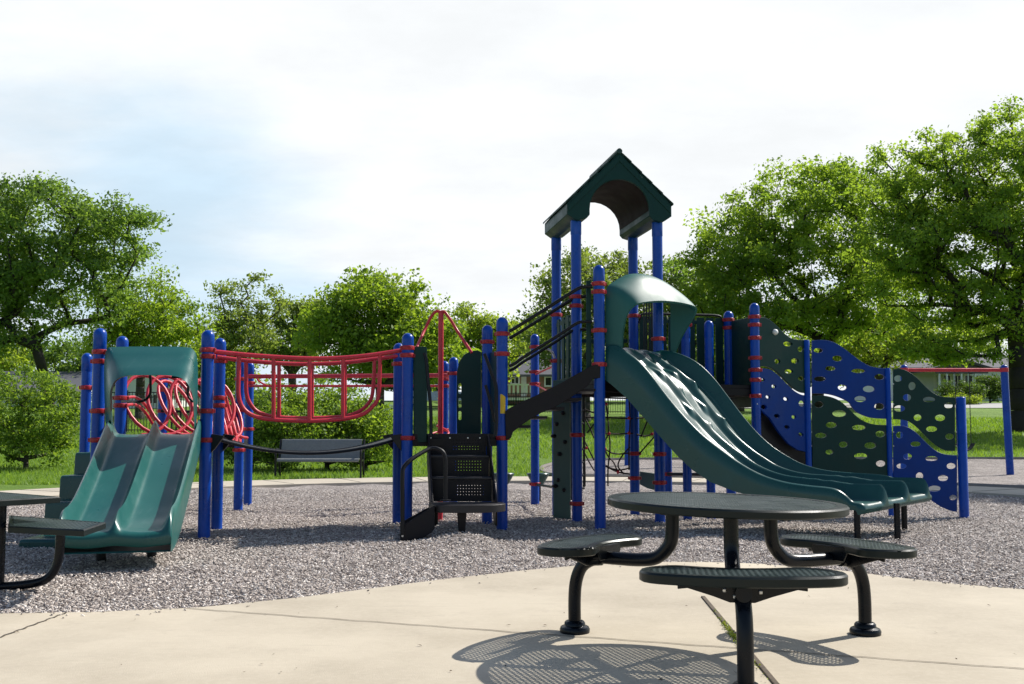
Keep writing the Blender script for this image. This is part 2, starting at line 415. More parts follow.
# ------------------------------------------------------------------ setting
rng = np.random.default_rng(3)
PC = np.array([0.5, 12.6])          # middle of the chip-filled play area
def struct(o): o['kind'] = 'structure'; return o
def sheet(name, xs, ys, zf, mat, mask=None):
    X, Y = np.meshgrid(xs, ys); Z = zf(X, Y)
    V = np.stack([X.ravel(), Y.ravel(), Z.ravel()], 1); nx = len(xs); ny = len(ys)
    i = np.arange(nx * ny).reshape(ny, nx)
    F = np.stack([i[:-1, :-1].ravel(), i[:-1, 1:].ravel(), i[1:, 1:].ravel(), i[1:, :-1].ravel()], 1)
    me = npmesh(name, V, F); return struct(link(name, me, mat, None, 0, base=(0, 0, 0)))
def lawnz(X, Y):
    z = terr(X, Y) + 0.02 * np.sin(X * 0.7) * np.sin(Y * 0.5 + 1) * np.clip((Y - 24) / 10, 0, 1)
    d = np.hypot(X - PC[0], Y - PC[1])
    z = z - 0.14 * np.clip((10.9 - d) / 0.4, 0, 1)
    z = np.where(Y < 4.5, np.minimum(z, -0.14), z)
    inside = (X > 0.9) & (X < 22.5) & (Y > 15.5) & (Y < 30.4) & (d > 10.2)
    return np.where(inside, z - 0.1, z) - 0.005
xs = np.unique(np.concatenate([np.linspace(-900, -60, 20), np.linspace(-60, 60, 241), np.linspace(60, 900, 20)]))
ys = np.unique(np.concatenate([np.linspace(-300, -10, 8), np.linspace(-10, 40, 126), np.linspace(40, 110, 60), np.linspace(110, 1500, 25)]))
sheet('lawn', xs, ys, lawnz, M_lawn)

# edge of the concrete pad (y as a function of x), read on the ground plane
EDGE_PX = [(-40, 615), (0, 613), (100, 611.5), (200, 607), (300, 597), (380, 587), (450, 578), (520, 570.5), (580, 565), (640, 562), (700, 561.5), (760, 563.5), (840, 570), (900, 577.5), (960, 584), (1024, 589), (1100, 600)]
EP = [gnd(x, y) for x, y in EDGE_PX]
ex = np.array([-14] + [p.x for p in EP] + [14]); ey = np.array([4.6] + [p.y for p in EP] + [4.2])
o_ = np.argsort(ex); ex = ex[o_]; ey = ey[o_]
def edge(x): return np.interp(x, ex, ey)

def chipz(X, Y):
    z = -0.03 + 0.014 * np.sin(X * 2.1 + 1) * np.sin(Y * 1.7) + 0.01 * np.sin(X * 4.3 + Y * 3.1) + 0.008 * np.sin(X * 7.7 - Y * 5.2)
    z = z + 0.10 * np.exp(-(((X + 0.42) / 0.35) ** 2 + ((Y - 9.75) / 0.25) ** 2))
    z = z + 0.05 * np.exp(-(((X + 1.3) / 0.5) ** 2 + ((Y - 9.4) / 0.3) ** 2))
    z = z - 0.06 * np.exp(-(((X - 4.0) / 0.6) ** 2 + ((Y - 9.9) / 0.4) ** 2))
    z = z - 0.05 * np.exp(-(((X + 3.0) / 0.5) ** 2 + ((Y - 7.3) / 0.3) ** 2))
    return z
# chip bed as polar sheet
rr_ = np.linspace(0, 8.95, 110); aa = np.linspace(0, 2 * np.pi, 241)
A_, R_ = np.meshgrid(aa, rr_); X_ = PC[0] + R_ * np.cos(A_); Y_ = PC[1] + R_ * np.sin(A_); Z_ = chipz(X_, Y_)
Z_ = np.where(Y_ < edge(X_) - 0.15, -0.09, Z_)
i_ = np.arange(A_.size).reshape(A_.shape)
F_ = np.stack([i_[:-1, :-1].ravel(), i_[:-1, 1:].ravel(), i_[1:, 1:].ravel(), i_[1:, :-1].ravel()], 1)
me = npmesh('wood_chip_ground', np.stack([X_.ravel(), Y_.ravel(), Z_.ravel()], 1), F_)
o = link('wood_chip_ground', me, M_chip, None, 60, base=(0, 0, 0)); struct(o)

# sidewalk ring round the play area
b = MB()
def arc(r, z, a0=-35, a1=215, n=180):
    return [(PC[0] + r * math.cos(R(a0 + (a1 - a0) * k / n)), PC[1] + r * math.sin(R(a0 + (a1 - a0) * k / n)), z) for k in range(n + 1)]
b.loft([arc(8.9, -0.12), arc(8.9, 0.012), arc(8.93, 0.02), arc(10.75, 0.02), arc(10.8, 0.01), arc(10.8, -0.12)], closed_section=False)
sw = struct(b.build('sidewalk', M_walk, smooth=30))
jb = MB()
for k in range(-30, 212, 9):
    c_, s_ = math.cos(R(k)), math.sin(R(k))
    jb.beam((PC[0] + 8.93 * c_, PC[1] + 8.93 * s_, 0.022), (PC[0] + 10.78 * c_, PC[1] + 10.78 * s_, 0.022), 0.015, 0.004)
jb.build('joint', M_joint, sw, 0)
# concrete pad
b = MB()
PX = np.linspace(-13, 13, 261)
top = [(x, float(edge(x)), 0.0) for x in PX]
n_ = len(top)
rows = []
rows.append([(x, y, -0.12) for x, y, z in top]); rows.append([(x, y, -0.006) for x, y, z in top]); rows.append([(x, y - 0.012, 0.0) for x, y, z in top])
for yy in np.linspace(0.06, 1, 30):
    rows.append([(x, (y - 0.012) * (1 - yy) + (-9) * yy, 0.0) for x, y, z in top])
b.loft(rows, closed_section=False)
pad = struct(b.build('concrete_pad', M_pad, smooth=30))
# saw-cut joints in the pad
b = MB()
def jline(p, q, w=0.010):
    a = gnd(*p); c = gnd(*q); d = (c - a)
    a = a - d * 0.0; n = 40
    pts = []
    for k in range(n + 1):
        t = k / n; pts.append(a + d * t + Vector((0.006 * math.sin(k * 1.7), 0.008 * math.sin(k * 2.3 + 1), 0)))
    nr = Vector((-d.y, d.x, 0)).normalized()
    l1 = [p_ + nr * (w / 2 * (0.7 + 0.5 * random.random())) + Vector((0, 0, 0.004)) for p_ in pts]
    l2 = [p_ - nr * (w / 2 * (0.7 + 0.5 * random.random())) + Vector((0, 0, 0.004)) for p_ in pts]
    b.loft([l1, l2], closed_section=False)
jline((184, 608.5), (1060, 672)); jline((66, 613), (-60, 660), 0.014)
b.build('joint', M_joint, pad, 0)
# open expansion joint with its old filler board, moss growing in it
b = MB()
e0, e1 = gnd(703, 597), gnd(776, 694)
b.beam((e0.x, e0.y, 0.001), (e1.x, e1.y - 0.6, 0.001), 0.026, 0.014)
b.build('joint_board', M_wood, pad, 0, bevel=0.004)
M_moss = leafmat('moss', (0.16, 0.22, 0.02), (0.30, 0.36, 0.04), 0.2)
def leafquads(C, nrm, L, W, seed=0, fold=0.15):
    g = np.random.default_rng(seed); n = len(C)
    a = g.normal(size=(n, 3)); a -= nrm * (a * nrm).sum(1, keepdims=True); a /= np.linalg.norm(a, axis=1, keepdims=True)
    bb = np.cross(nrm, a)
    L = np.broadcast_to(np.asarray(L), (n,))[:, None]; W = np.broadcast_to(np.asarray(W), (n,))[:, None]
    V = np.stack([C - a * L / 2, C + bb * W / 2 + nrm * W * fold, C + a * L / 2, C - bb * W / 2 + nrm * W * fold], 1).reshape(-1, 3)
    return V, np.arange(n * 4).reshape(n, 4)
def unit(a): return a / np.maximum(np.linalg.norm(a, axis=1, keepdims=True), 1e-9)
g = np.random.default_rng(5)
t_ = np.clip(g.normal(0.56, 0.13, 420), 0.2, 0.95); C = np.stack([e0.x + (e1.x - e0.x) * t_ + g.normal(0, 0.008, 420), e0.y + (e1.y - e0.y) * t_, np.abs(g.normal(0.010, 0.006, 420))], 1)
V, F = leafquads(C, unit(g.normal(size=(420, 3)) * 0.7 + [0, 0, 1]), 0.014, 0.009, 1)
tag(link('moss', npmesh('moss', V, F, np.repeat(g.random(420), 4)), M_moss, None, 0, base=(0, 0, 0)), 'yellow green moss growing in the open pad joint', 'moss', kind='stuff')
# dry leaf bits and twigs blown over the pad
n = 70
x_ = g.uniform(-3, 3.2, n); y_ = g.uniform(3.9, 7.6, n); keep = y_ < edge(x_) - 0.03; x_ = x_[keep]; y_ = y_[keep]; n = len(x_)
C = np.stack([x_, y_, np.full(n, 0.006)], 1)
V, F = leafquads(C, unit(g.normal(size=(n, 3)) * 0.25 + [0, 0, 1]), g.uniform(0.008, 0.035, n), g.uniform(0.004, 0.012, n), 2)
M_litter = surf('dry_litter', (0.10, 0.065, 0.035), 0.9, 0.4, 30)
tag(link('leaf_litter', npmesh('leaf_litter', V, F), M_litter, None, 0, base=(0, 0, 0)), 'dry leaf bits and twigs scattered on the concrete', 'litter', kind='stuff')

# loose wood chips lying on the bed
def chips(n, seed):
    g = np.random.default_rng(seed)
    Y = 5.2 + (g.random(n) ** 1.5) * 13.5; X = np.where(g.random(n) < 0.74, Y * g.uniform(-0.56, 0.56, n), Y * g.normal(0, 0.62, n))
    ok = (np.hypot(X - PC[0], Y - PC[1]) < 8.85) & (Y > edge(X) + 0.01 - 0.05 * (g.random(n) > 0.93))
    X = X[ok]; Y = Y[ok]; n = len(X)
    Z = np.maximum(chipz(X, Y), -0.03 * (Y > edge(X))) + g.uniform(0.0, 0.014, n)
    Z = np.where(Y < edge(X), 0.006, Z)
    nr = unit(g.normal(size=(n, 3)) * [0.42, 0.42, 0.2] + [0, 0, 1]); a = g.normal(size=(n, 3)) * [1, 1, 0.1]
    a = unit(a - nr * (a * nr).sum(1, keepdims=True)); c = np.cross(nr, a)
    L = g.uniform(0.009, 0.036, n)[:, None]; W = g.uniform(0.004, 0.012, n)[:, None]; T = g.uniform(0.002, 0.006, n)[:, None]
    C = np.stack([X, Y, Z], 1)
    vs = []
    for i, j, k in ((-1, -1, -1), (1, -0.7, -1), (1, 0.8, -1), (-1, 1, -1), (-0.9, -1, 1), (1, -0.6, 1), (0.9, 0.8, 1), (-1, 0.9, 1)):
        vs.append(C + a * L * i / 2 * 1.0 + c * W * j / 2 * 1.0 + nr * T * k / 2)
    V = np.stack(vs, 1).reshape(-1, 3)
    q = np.array([(4, 5, 6, 7), (0, 1, 5, 4), (1, 2, 6, 5), (2, 3, 7, 6), (3, 0, 4, 7)])
    F = (np.arange(n)[:, None, None] * 8 + q[None]).reshape(-1, 4)
    return V, F, np.repeat(np.clip(g.beta(1.7, 1.6, n), 0, 1), 8)
V, F, T = chips(215000, 11)
def strays(n, seed):
    g = np.random.default_rng(seed); X = g.uniform(-3.4, 3.6, n); Y = edge(X) - g.exponential(0.08, n) + 0.02
    Z = np.full(n, 0.005); nr = unit(g.normal(size=(n, 3)) * 0.15 + [0, 0, 1]); a = unit(g.normal(size=(n, 3)) * [1, 1, 0.05]); a = unit(a - nr * (a * nr).sum(1, keepdims=True)); c = np.cross(nr, a)
    L = g.uniform(0.010, 0.030, n)[:, None]; W = g.uniform(0.004, 0.010, n)[:, None]; T = g.uniform(0.002, 0.005, n)[:, None]; C = np.stack([X, Y, Z], 1); vs = []
    for i, j, k in ((-1, -1, -1), (1, -0.7, -1), (1, 0.8, -1), (-1, 1, -1), (-0.9, -1, 1), (1, -0.6, 1), (0.9, 0.8, 1), (-1, 0.9, 1)): vs.append(C + a * L * i / 2 + c * W * j / 2 + nr * T * k / 2)
    q = np.array([(4, 5, 6, 7), (0, 1, 5, 4), (1, 2, 6, 5), (2, 3, 7, 6), (3, 0, 4, 7)])
    return np.stack(vs, 1).reshape(-1, 3), (np.arange(n)[:, None, None] * 8 + q[None]).reshape(-1, 4), np.repeat(np.clip(g.beta(1.4, 1.8, n), 0, 1), 8)
V2_, F2_, T2_ = strays(130, 12); F = np.concatenate([F, F2_ + len(V)]); V = np.concatenate([V, V2_]); T = np.concatenate([T, T2_])
tag(link('wood_chips', npmesh('wood_chips', V, F, T), M_chipp, None, 0, base=(0, 0, 0)), 'loose grey brown wood chips covering the play area', 'wood chips', kind='stuff')

# swing area beyond the sidewalk, kerbed, and the street at the right
xs2 = np.linspace(0.9, 21, 60); ys2 = np.linspace(22.2, 30.2, 40)
def swz(X, Y): return terr(X, Y) + 0.0 + 0.012 * np.sin(X * 3) * np.sin(Y * 2)
def polymesh(name, poly, zf, mat, dz, n=40):
    P = np.array(poly); c = P.mean(0); rows = []
    for t in np.linspace(0.0, 1, n):
        Q = c + (P - c) * t; rows.append([(x, y, float(zf(x, y)) + dz) for x, y in Q])
    b = MB(); b.loft(rows, closed_section=True); return b
arcp = [(PC[0] + 10.72 * math.cos(R(86 - 2 * k)), PC[1] + 10.72 * math.sin(R(86 - 2 * k))) for k in range(33)]
rest = [(p.x, p.y) for p in cr([Vector(p) for p in ((arcp[-1][0], arcp[-1][1], 0), (14, 16.9, 0), (20, 18, 0), (22, 23, 0), (21, 28.5, 0), (18, 30.2, 0), (12, 30.4, 0), (6, 30.3, 0), (2.2, 29.8, 0), (0.9, 27.5, 0), (0.8, 24.5, 0), (arcp[0][0], arcp[0][1], 0))], 6)][1:-1]
poly = arcp + rest
b = polymesh('swing_chip_ground', poly, swz, M_chip, 0.0, 40)
struct(b.build('swing_chip_ground', M_chip, smooth=60))
b = MB(); b.tube([(x, y, tz(x, y) + 0.01) for x, y in cr([(p[0], p[1], 0) for p in poly], 2, True) for _ in [0]] if False else [(p[0], p[1], tz(p[0], p[1]) + 0.01) for p in poly], 0.06, 6, closed=True)
struct(b.build('swing_area_kerb', M_kerb))
b = MB(); L1 = [(x, 66 + 0.02 * (x - 30), tz(x, 66 + 0.02 * (x - 30)) + 0.03) for x in np.linspace(14, 140, 40)]
L2 = [(x, y + 9, tz(x, y + 9) + 0.03) for x, y, z in L1]
Lm = [(x, y + 4.5, tz(x, y + 4.5) + 0.035) for x, y, z in L1]
b.loft([L1, Lm, L2], closed_section=False)
struct(b.build('street', M_road, smooth=0))

# grass blades standing on the lawn
def blades(n, seed):
    g = np.random.default_rng(seed)
    Y = 20 + g.random(n) ** 1.3 * 34; X = Y * g.uniform(-0.56, 0.56, n)
    d = np.hypot(X - PC[0], Y - PC[1]); ok = (d > 10.82) & ~((X > 0.8) & (X < 22.5) & (Y > 15) & (Y < 30.6)) & (Y > 14)
    X = X[ok]; Y = Y[ok]; n = len(X); Z = lawnz(X, Y)
    h = g.uniform(0.04, 0.11, n) * (0.7 + Y / 50); w = g.uniform(0.006, 0.014, n) * (Y / 22); th = g.uniform(0, 6.283, n)
    dx = np.cos(th) * w; dy = np.sin(th) * w; lx = g.normal(0, 0.45, n) * h; ly = g.normal(0, 0.45, n) * h
    V = np.stack([np.stack([X - dx, Y - dy, Z], 1), np.stack([X + dx, Y + dy, Z], 1), np.stack([X + lx, Y + ly, Z + h], 1)], 1).reshape(-1, 3)
    return V, np.arange(n * 3).reshape(n, 3), np.repeat(g.random(n), 3)
V, F, T = blades(150000, 21)
tag(link('grass', npmesh('grass', V, F, T), M_blade, None, 0, base=(0, 0, 0)), 'short green lawn grass beyond the sidewalk', 'grass', kind='stuff')

# ================================================================== PLAY STRUCTURE
PS = thing('play_structure', 'blue, red and green playground structure with slides, bridge and roofed tower', 'playground', (0, 11.4, 0))
PR = 0.0625
POSTS = {}
def post(key, x, y, ztop, clamps=(), r=PR, double=()):
    b = MB()
    dome = [(r * math.cos(R(a)), ztop - r * 1.1 + r * 1.1 * math.sin(R(a))) for a in range(0, 90, 15)] + [(0.002, ztop)]
    b.lathe((x, y, 0), [(r, -0.25), (r, ztop - r * 1.1 - 0.16), (r * 1.0, ztop - r * 1.1 - 0.155), (r * 1.06, ztop - r * 1.1 - 0.15), (r * 1.06, ztop - r * 1.1 - 0.02)] + [(q * 1.06, z) for q, z in dome], 24)
    p = b.build('post', M_blue, PS, 50)
    for z in clamps: clamp(p, x, y, z, r)
    POSTS[key] = Vector((x, y, 0)); return p
def clamp(p, x, y, z, r=PR, a=None):
    b = MB(); a = random.uniform(-0.4, 0.4) if a is None else a
    b.lathe((x, y, z), [(r + 0.001, -0.025), (r + 0.009, -0.024), (r + 0.011, -0.019), (r + 0.011, 0.019), (r + 0.009, 0.024), (r + 0.001, 0.025)], 22)
    for s in (0, math.pi):
        c = Vector((x + math.cos(a + s) * (r + 0.012), y + math.sin(a + s) * (r + 0.012), z))
        b.box(c, (0.026, 0.030, 0.040), a + s)
    c = Vector((x + math.cos(a - 1.5) * (r + 0.016), y + math.sin(a - 1.5) * (r + 0.016), z))
    b.box(c, (0.020, 0.018, 0.020), a - 1.5)
    return b.build('clamp', M_clamp, p, 40, bevel=0.003)
def P(key, px, pyf, Y, ytop, cl=(), r=PR):
    q = at(px, pyf, Y)
    zs = [at(px, c, Y).z for c in cl]
    return post(key, q.x, Y, at(px, ytop, Y).z, zs, r)

# ---- posts (name: foot column, depth, top row, clamp rows)
P('a1', 97, 445, 10.30, 328, (352, 361.5, 411, 440))
P('a2', 204, 533, 10.35, 330, (350, 356.5, 411, 440))
P('a3', 216.5, 526, 11.25, 338, (361, 398, 405.5))
P('a4', 119.5, 450, 11.20, 336, (398, 405.5))
P('side', 84.5, 450, 11.75, 353, (387.6,), 0.058)
P('b1', 161.5, 460, 13.5, 357, (375, 390, 411))
P('b2', 238, 508, 13.7, 358, (379, 410, 429, 450))
P('b3', 247.5, 500, 15.2, 362, (383, 429))
P('c1', 406.5, 525, 11.02, 333, (348, 355.5, 438))
P('c2', 502, 525.5, 11.2, 317, (334, 354, 438))
P('c3', 397.5, 519, 12.0, 343, (364,))
P('c4', 487, 518.5, 12.05, 325, (342,))
P('d1', 444, 500, 14.9, 361, (373, 379, 386, 430))
P('d2', 453, 500, 14.0, 357, (373.5,))
P('mid', 535, 499, 15.0, 334, (347, 372, 384, 484))
P('e1', 600.3, 525.5, 11.2, 265, (284, 292, 330.5, 364.5))
zr = 3.66
def PT(key, px, pyf, Y, cl):   # tall posts up to the roof
    q = at(px, pyf, Y); post(key, q.x, Y, zr, [at(px, c, Y).z for c in cl])
PT('t1', 577.2, 520, 12.0, (297, 306, 435, 503.5))
PT('t2', 660, 517, 12.1, (339, 454, 482.5))
PT('t3', 635, 511, 13.05, (316, 453.5, 478))
PT('t4', 557, 511, 13.05, (315, 361))
P('f1', 687.5, 497, 12.5, 321, (325,), 0.055)
P('f2', 711, 497, 12.6, 320.5, (), 0.055)
P('g1', 731, 490, 13.3, 311, (320, 328))
P('g2', 757, 470, 12.4, 303, (317, 325, 338, 358, 370, 380, 396), 0.058)
P('k', 668.5, 500, 13.3, 404, (474,), 0.05)
A1, A2, A3, A4 = (POSTS[k] for k in ('a1', 'a2', 'a3', 'a4'))
C1, C2, C3, C4 = (POSTS[k] for k in ('c1', 'c2', 'c3', 'c4'))
T1, T2, T3, T4 = (POSTS[k] for k in ('t1', 't2', 't3', 't4'))
E1, G1, G2, B1, B2, B3 = (POSTS[k] for k in ('e1', 'g1', 'g2', 'b1', 'b2', 'b3'))
# yellow warning sticker on the stair post
c2obj = [o for o in PS.children if o.name.startswith('post')][9]
b = MB(); rows = []
for k in range(7):
    a = R(-108 + k * 9); cx, sx = math.cos(a) * (PR + 0.0015), math.sin(a) * (PR + 0.0015)
    zt = 1.47 - 0.03 * max(0, (k - 2) / 4)
    rows.append([(C2.x + cx, C2.y + sx, 1.255), (C2.x + cx, C2.y + sx, zt)])
b.loft(rows, closed_section=False)
b.build('sticker', M_yellow, c2obj, 0)

# ---- decks
def deck(pts, z, t=0.05, skirt=0.09):
    b = MB()
    b.prism([Vector((p[0], p[1], z - t)) for p in pts], (0, 0, t))
    n = len(pts)
    for i in range(n):
        p, q = Vector(pts[i]), Vector(pts[(i + 1) % n])
        c = sum((Vector(v) for v in pts), Vector()) / n
        p = p + (c - p) * 0.02; q = q + (c - q) * 0.02
        b.beam((p.x, p.y, z - t - skirt / 2 + 0.003), (q.x, q.y, z - t - skirt / 2 + 0.003), 0.02, skirt)
    return b.build('deck', M_blackdeck, PS, 30, bevel=0.006)
ZA = 1.0; ZT = 1.64
def V2(p, dx=0, dy=0): return (p.x + dx, p.y + dy, 0)
deck([V2(A1, .05, .02), V2(A2, -.05, .02), V2(A3, -.05, -.02), V2(A4, .05, -.02)], ZA)
deck([V2(B1), V2(B2), V2(B3), (B1.x - .3, B3.y, 0)], ZA - 0.02)
deck([V2(C1, .03, .0), V2(C2, -.03, .0), V2(C4, -.03, -.02), V2(C3, .03, -.02)], ZA + 0.03)
deck([V2(E1, .02, .05), (1.95, 11.95, 0), V2(T2), V2(T3), V2(T4), V2(T1, -.05, -.1)], ZT)
deck([V2(T2, .05, .05), V2(G2, -.04, .03), V2(G1, -.04, -.03), V2(T3, .05, 0)], ZT - 0.004)

# ---- tower roof: gabled block with a barrel arch cut through, stepped shingles
u = Vector((T2.x - T1.x, T2.y - T1.y, 0)).normalized(); vv = Vector((-u.y, u.x, 0))
vv = ((T4 - T1) + (T3 - T2)).normalized(); vv.z = 0
mid = (T1 + T2) / 2
def tl(a, d, z): return mid + u * a + vv * d + Vector((0, 0, z))
ze, za, zb = 3.80, 4.43, 3.64
outer = []
for k in range(5):     # stepped courses, left side eave -> apex
    t0, t1 = k / 5, (k + 1) / 5
    outer.append((-0.64 + 0.64 * t0, ze + (za - ze) * t0 + (0.0 if k == 0 else -0.006)))
    outer.append((-0.64 + 0.64 * t1 - 0.008, ze + (za - ze) * t1 + 0.016))
L_ = [(-0.64, zb + 0.02)] + outer
Rr = [(-x, z) for x, z in reversed(L_)]
inner = [(0.64, zb + 0.02), (0.56, zb - 0.035), (0.50, zb - 0.05), (0.40, zb - 0.02), (0.365, zb + 0.02)]
arch = [(0.365 * math.cos(R(a)), zb + 0.09 + 0.37 * math.sin(R(a))) for a in range(0, 181, 12)]
inl = [(-x, z) for x, z in reversed(inner)]
prof = L_ + Rr[:-1] + inner + arch + inl[:-1]
d0, d1 = -0.13, 1.12
b = MB(); fr = [tl(a, d0, z) for a, z in prof]; bk = [tl(a, d1, z) for a, z in prof]
b.prism(fr, vv * (d1 - d0))
rf = b.build('roof', M_panelg, PS, 25, bevel=0.006)
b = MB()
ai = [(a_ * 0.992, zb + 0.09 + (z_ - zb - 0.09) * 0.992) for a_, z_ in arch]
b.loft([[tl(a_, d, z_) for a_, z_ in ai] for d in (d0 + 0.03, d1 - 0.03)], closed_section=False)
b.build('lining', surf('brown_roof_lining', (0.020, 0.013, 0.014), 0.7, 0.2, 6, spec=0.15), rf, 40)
for d in (d0 - 0.012, d1 - 0.008):   # raised gable border front and back
    b = MB()
    for s in (-1, 1):
        b.prism([tl(s * 0.63, d, ze - 0.02), tl(0, d, za - 0.02), tl(0, d, za - 0.11), tl(s * 0.63, d, ze - 0.11)], vv * 0.02)
    b.build('gable_trim', M_panelg, rf, 30, bevel=0.004)
b = MB()
for k in range(5):
    for s in (-1, 1):
        t0, t1 = k / 5, (k + 1) / 5
        a0 = s * (0.66 - 0.64 * t0); a1 = s * (0.64 - 0.64 * t1)
        z0 = ze + (za - ze) * t0 - 0.005; z1 = ze + (za - ze) * t1 + 0.012
        b.prism([tl(a0, d0 - 0.02, z0), tl(a0, d0 - 0.02, z0 + 0.026), tl(a1, d0 - 0.02, z1 + 0.012), tl(a1, d0 - 0.02, z1)], vv * (d1 - d0 + 0.04))
b.tube([tl(0, d0 - 0.022, za + 0.015), tl(0, d1 + 0.022, za + 0.015)], 0.035, 12)
b.build('shingles', surf('roof_shingle_plastic', (0.010, 0.040, 0.033), 0.5, 0.2, 12, bump=0.3, bscale=40), rf, 25, bevel=0.004)

# ---- left double slide
def double_slide():
    NS, NT = 60, 49
    top = Vector((-3.635, 10.22, 0)); bot = Vector((-3.09, 7.86, 0))
    d = bot - top; L = d.length; dn = d / L; side = Vector((-dn.y, dn.x, 0))   # towards +x
    if side.x < 0: side = -side
    loops = []
    def zc(s):
        pts = [(0, 1.03), (0.06, 1.01), (0.12, 0.955), (0.3, 0.78), (0.5, 0.585), (0.7, 0.405), (0.82, 0.315), (0.92, 0.278), (1.0, 0.272)]
        xs_, zs_ = zip(*pts); return float(np.interp(s, xs_, zs_))
    S = list(np.linspace(0, 1, NS)); zz = [zc(s) for s in S]
    zz = [sum(zz[max(0, i - 2):i + 3]) / len(zz[max(0, i - 2):i + 3]) for i in range(NS)]
    ext = [(1.012, -0.006), (1.022, -0.02), (1.028, -0.045), (1.026, -0.08), (1.015, -0.12)]
    rows = [(s, z, 1.0) for s, z in zip(S, zz)]
    for s, dz in ext: rows.append((s, zz[-1] + dz, max(0.0, 1 + dz * 8)))
    for s, z, wm in rows:
        hw = 0.415 - 0.03 * min(s, 1)
        wall = (0.145 + 0.02 * max(0, min(1, (s - 0.75) / 0.2))) * (1 if s < 0.93 else max(0.0, 1 - ((s - 0.93) / 0.085) ** 2 * 0.75)) * wm
        loop = []
        base = top + dn * (L * s)
        skirt = 0.14 * wm + 0.02
        loop.append(base + side * (-hw - 0.035) + Vector((0, 0, z - skirt)))
        loop.append(base + side * (-hw - 0.038) + Vector((0, 0, z + wall * 0.6)))
        for k in range(NT):
            t = -1 + 2 * k / (NT - 1); at_ = abs(t)
            e = max(0, (at_ - 0.80) / 0.17); e = min(1, e); h = wall * (e * e * (3 - 2 * e))
            if at_ > 0.97: h = wall * (1 - ((at_ - 0.97) / 0.03) ** 2 * 0.12)
            h += wall * 0.9 * math.exp(-(t / 0.075) ** 2)
            h += 0.015 * (1 - math.cos((at_ - 0.5) * 2 * math.pi)) * 0.5
            loop.append(base + side * (t * (hw + 0.03)) + Vector((0, 0, z + h)))
        loop.append(base + side * (hw + 0.038) + Vector((0, 0, z + wall * 0.6)))
        loop.append(base + side * (hw + 0.035) + Vector((0, 0, z - skirt)))
        loops.append(loop)
    b = MB(); b.loft(loops, closed_section=True)
    o = b.build('double_slide', M_teal, PS, 60)
    for s, t in ((0.74, -0.5), (0.74, 0.5)):
        q = top + dn * (L * s) + side * (t * 0.4)
        b = MB(); b.tube([(q.x, q.y, -0.2), (q.x, q.y, 0.24)], 0.04, 12); b.build('support_leg', M_tleg, o)
    return o
double_slide()

# ---- hood over the top of the double slide
def rpath(pts, n=4): return cr([Vector((p[0], p[1], 0)) for p in pts], n)
outp = [(107, 441), (105, 412), (104, 380), (104.5, 358), (107, 349.5), (113, 347), (150, 346.5), (184, 347), (193, 349.5), (197, 358), (198, 380), (197, 412), (196, 441)]
inp = [(113, 441), (111, 420), (110, 400), (111, 388), (117, 379), (129, 375.5), (150, 375), (170, 375.5), (183, 379), (190, 388), (193, 400), (194, 420), (194.5, 441)]
op = rpath(outp); ip = rpath(inp)
loops = []
for q, w in zip(op, ip):
    m1 = (q * 0.72 + w * 0.28); m2 = (q * 0.30 + w * 0.70)
    k_ = 1 - 0.75 * max(0, min(1, (w.y - 386) / 40))          # the brow juts out, the legs stay close to the posts
    loops.append([at(q.x, q.y, 10.26), at(q.x, q.y, 10.18), at(m1.x, m1.y, 10.18 - 0.10 * k_), at(m2.x, m2.y, 10.16 - 0.44 * k_), at(w.x, w.y, 10.15 - 0.56 * k_), at(w.x, w.y, 10.155 - 0.56 * k_) + Vector((0, 0.05, 0.0))])
b = MB(); b.loft(loops, closed_section=True, caps=True)
b.build('slide_hood', M_teal, PS, 45)
# black grab bar inside the hood
b = MB(); b.tube(cr([at(150, 372, 10.4), at(150.5, 384, 10.4), at(150, 394, 10.4), at(145, 400, 10.4), at(137, 401.5, 10.4), at(122, 401.5, 10.9)], 6), 0.014, 10)
b.tube(cr([at(172, 377, 10.9), at(184, 378, 10.9), at(188, 386, 10.9), at(188, 396, 10.9), at(193, 402, 10.9)], 6), 0.014, 10)
b.build('grab_bar', M_black, PS)

# ---- green stepped climber left of the slide
b = MB()
sc_ = Vector((-4.62, 10.55, 0))
for (x0, x1, y0, y1, z) in ((-4.74, -4.38, 10.88, 11.3, 0.83), (-4.70, -4.36, 10.45, 10.95, 0.60), (-4.64, -4.30, 10.0, 10.52, 0.36)):
    rows = []
    for zz, i in ((-0.1, 0), (z - 0.04, 0.0), (z - 0.012, 0.004), (z, 0.016)):
        k = 0.02 * (z - zz)
        rows.append([(x0 - k + i, y0 - k + i, zz), (x1 + k - i, y0 - k + i, zz), (x1 + k - i, y1 + k - i, zz), (x0 - k + i, y1 + k - i, zz)])
    b.loft(rows, caps=True)
rows = []
for zz, e in ((-0.08, 0.0), (0.03, 0.0), (0.05, 0.02)):
    rows.append([(-4.62 + e, 9.45 + e, zz), (-4.15 - e, 9.45 + e, zz), (-4.15 - e, 10.0 - e, zz), (-4.62 + e, 10.0 - e, zz)])
b.loft(rows, caps=True)
b.build('step_climber', M_dgreen, PS, 30, bevel=0.012)

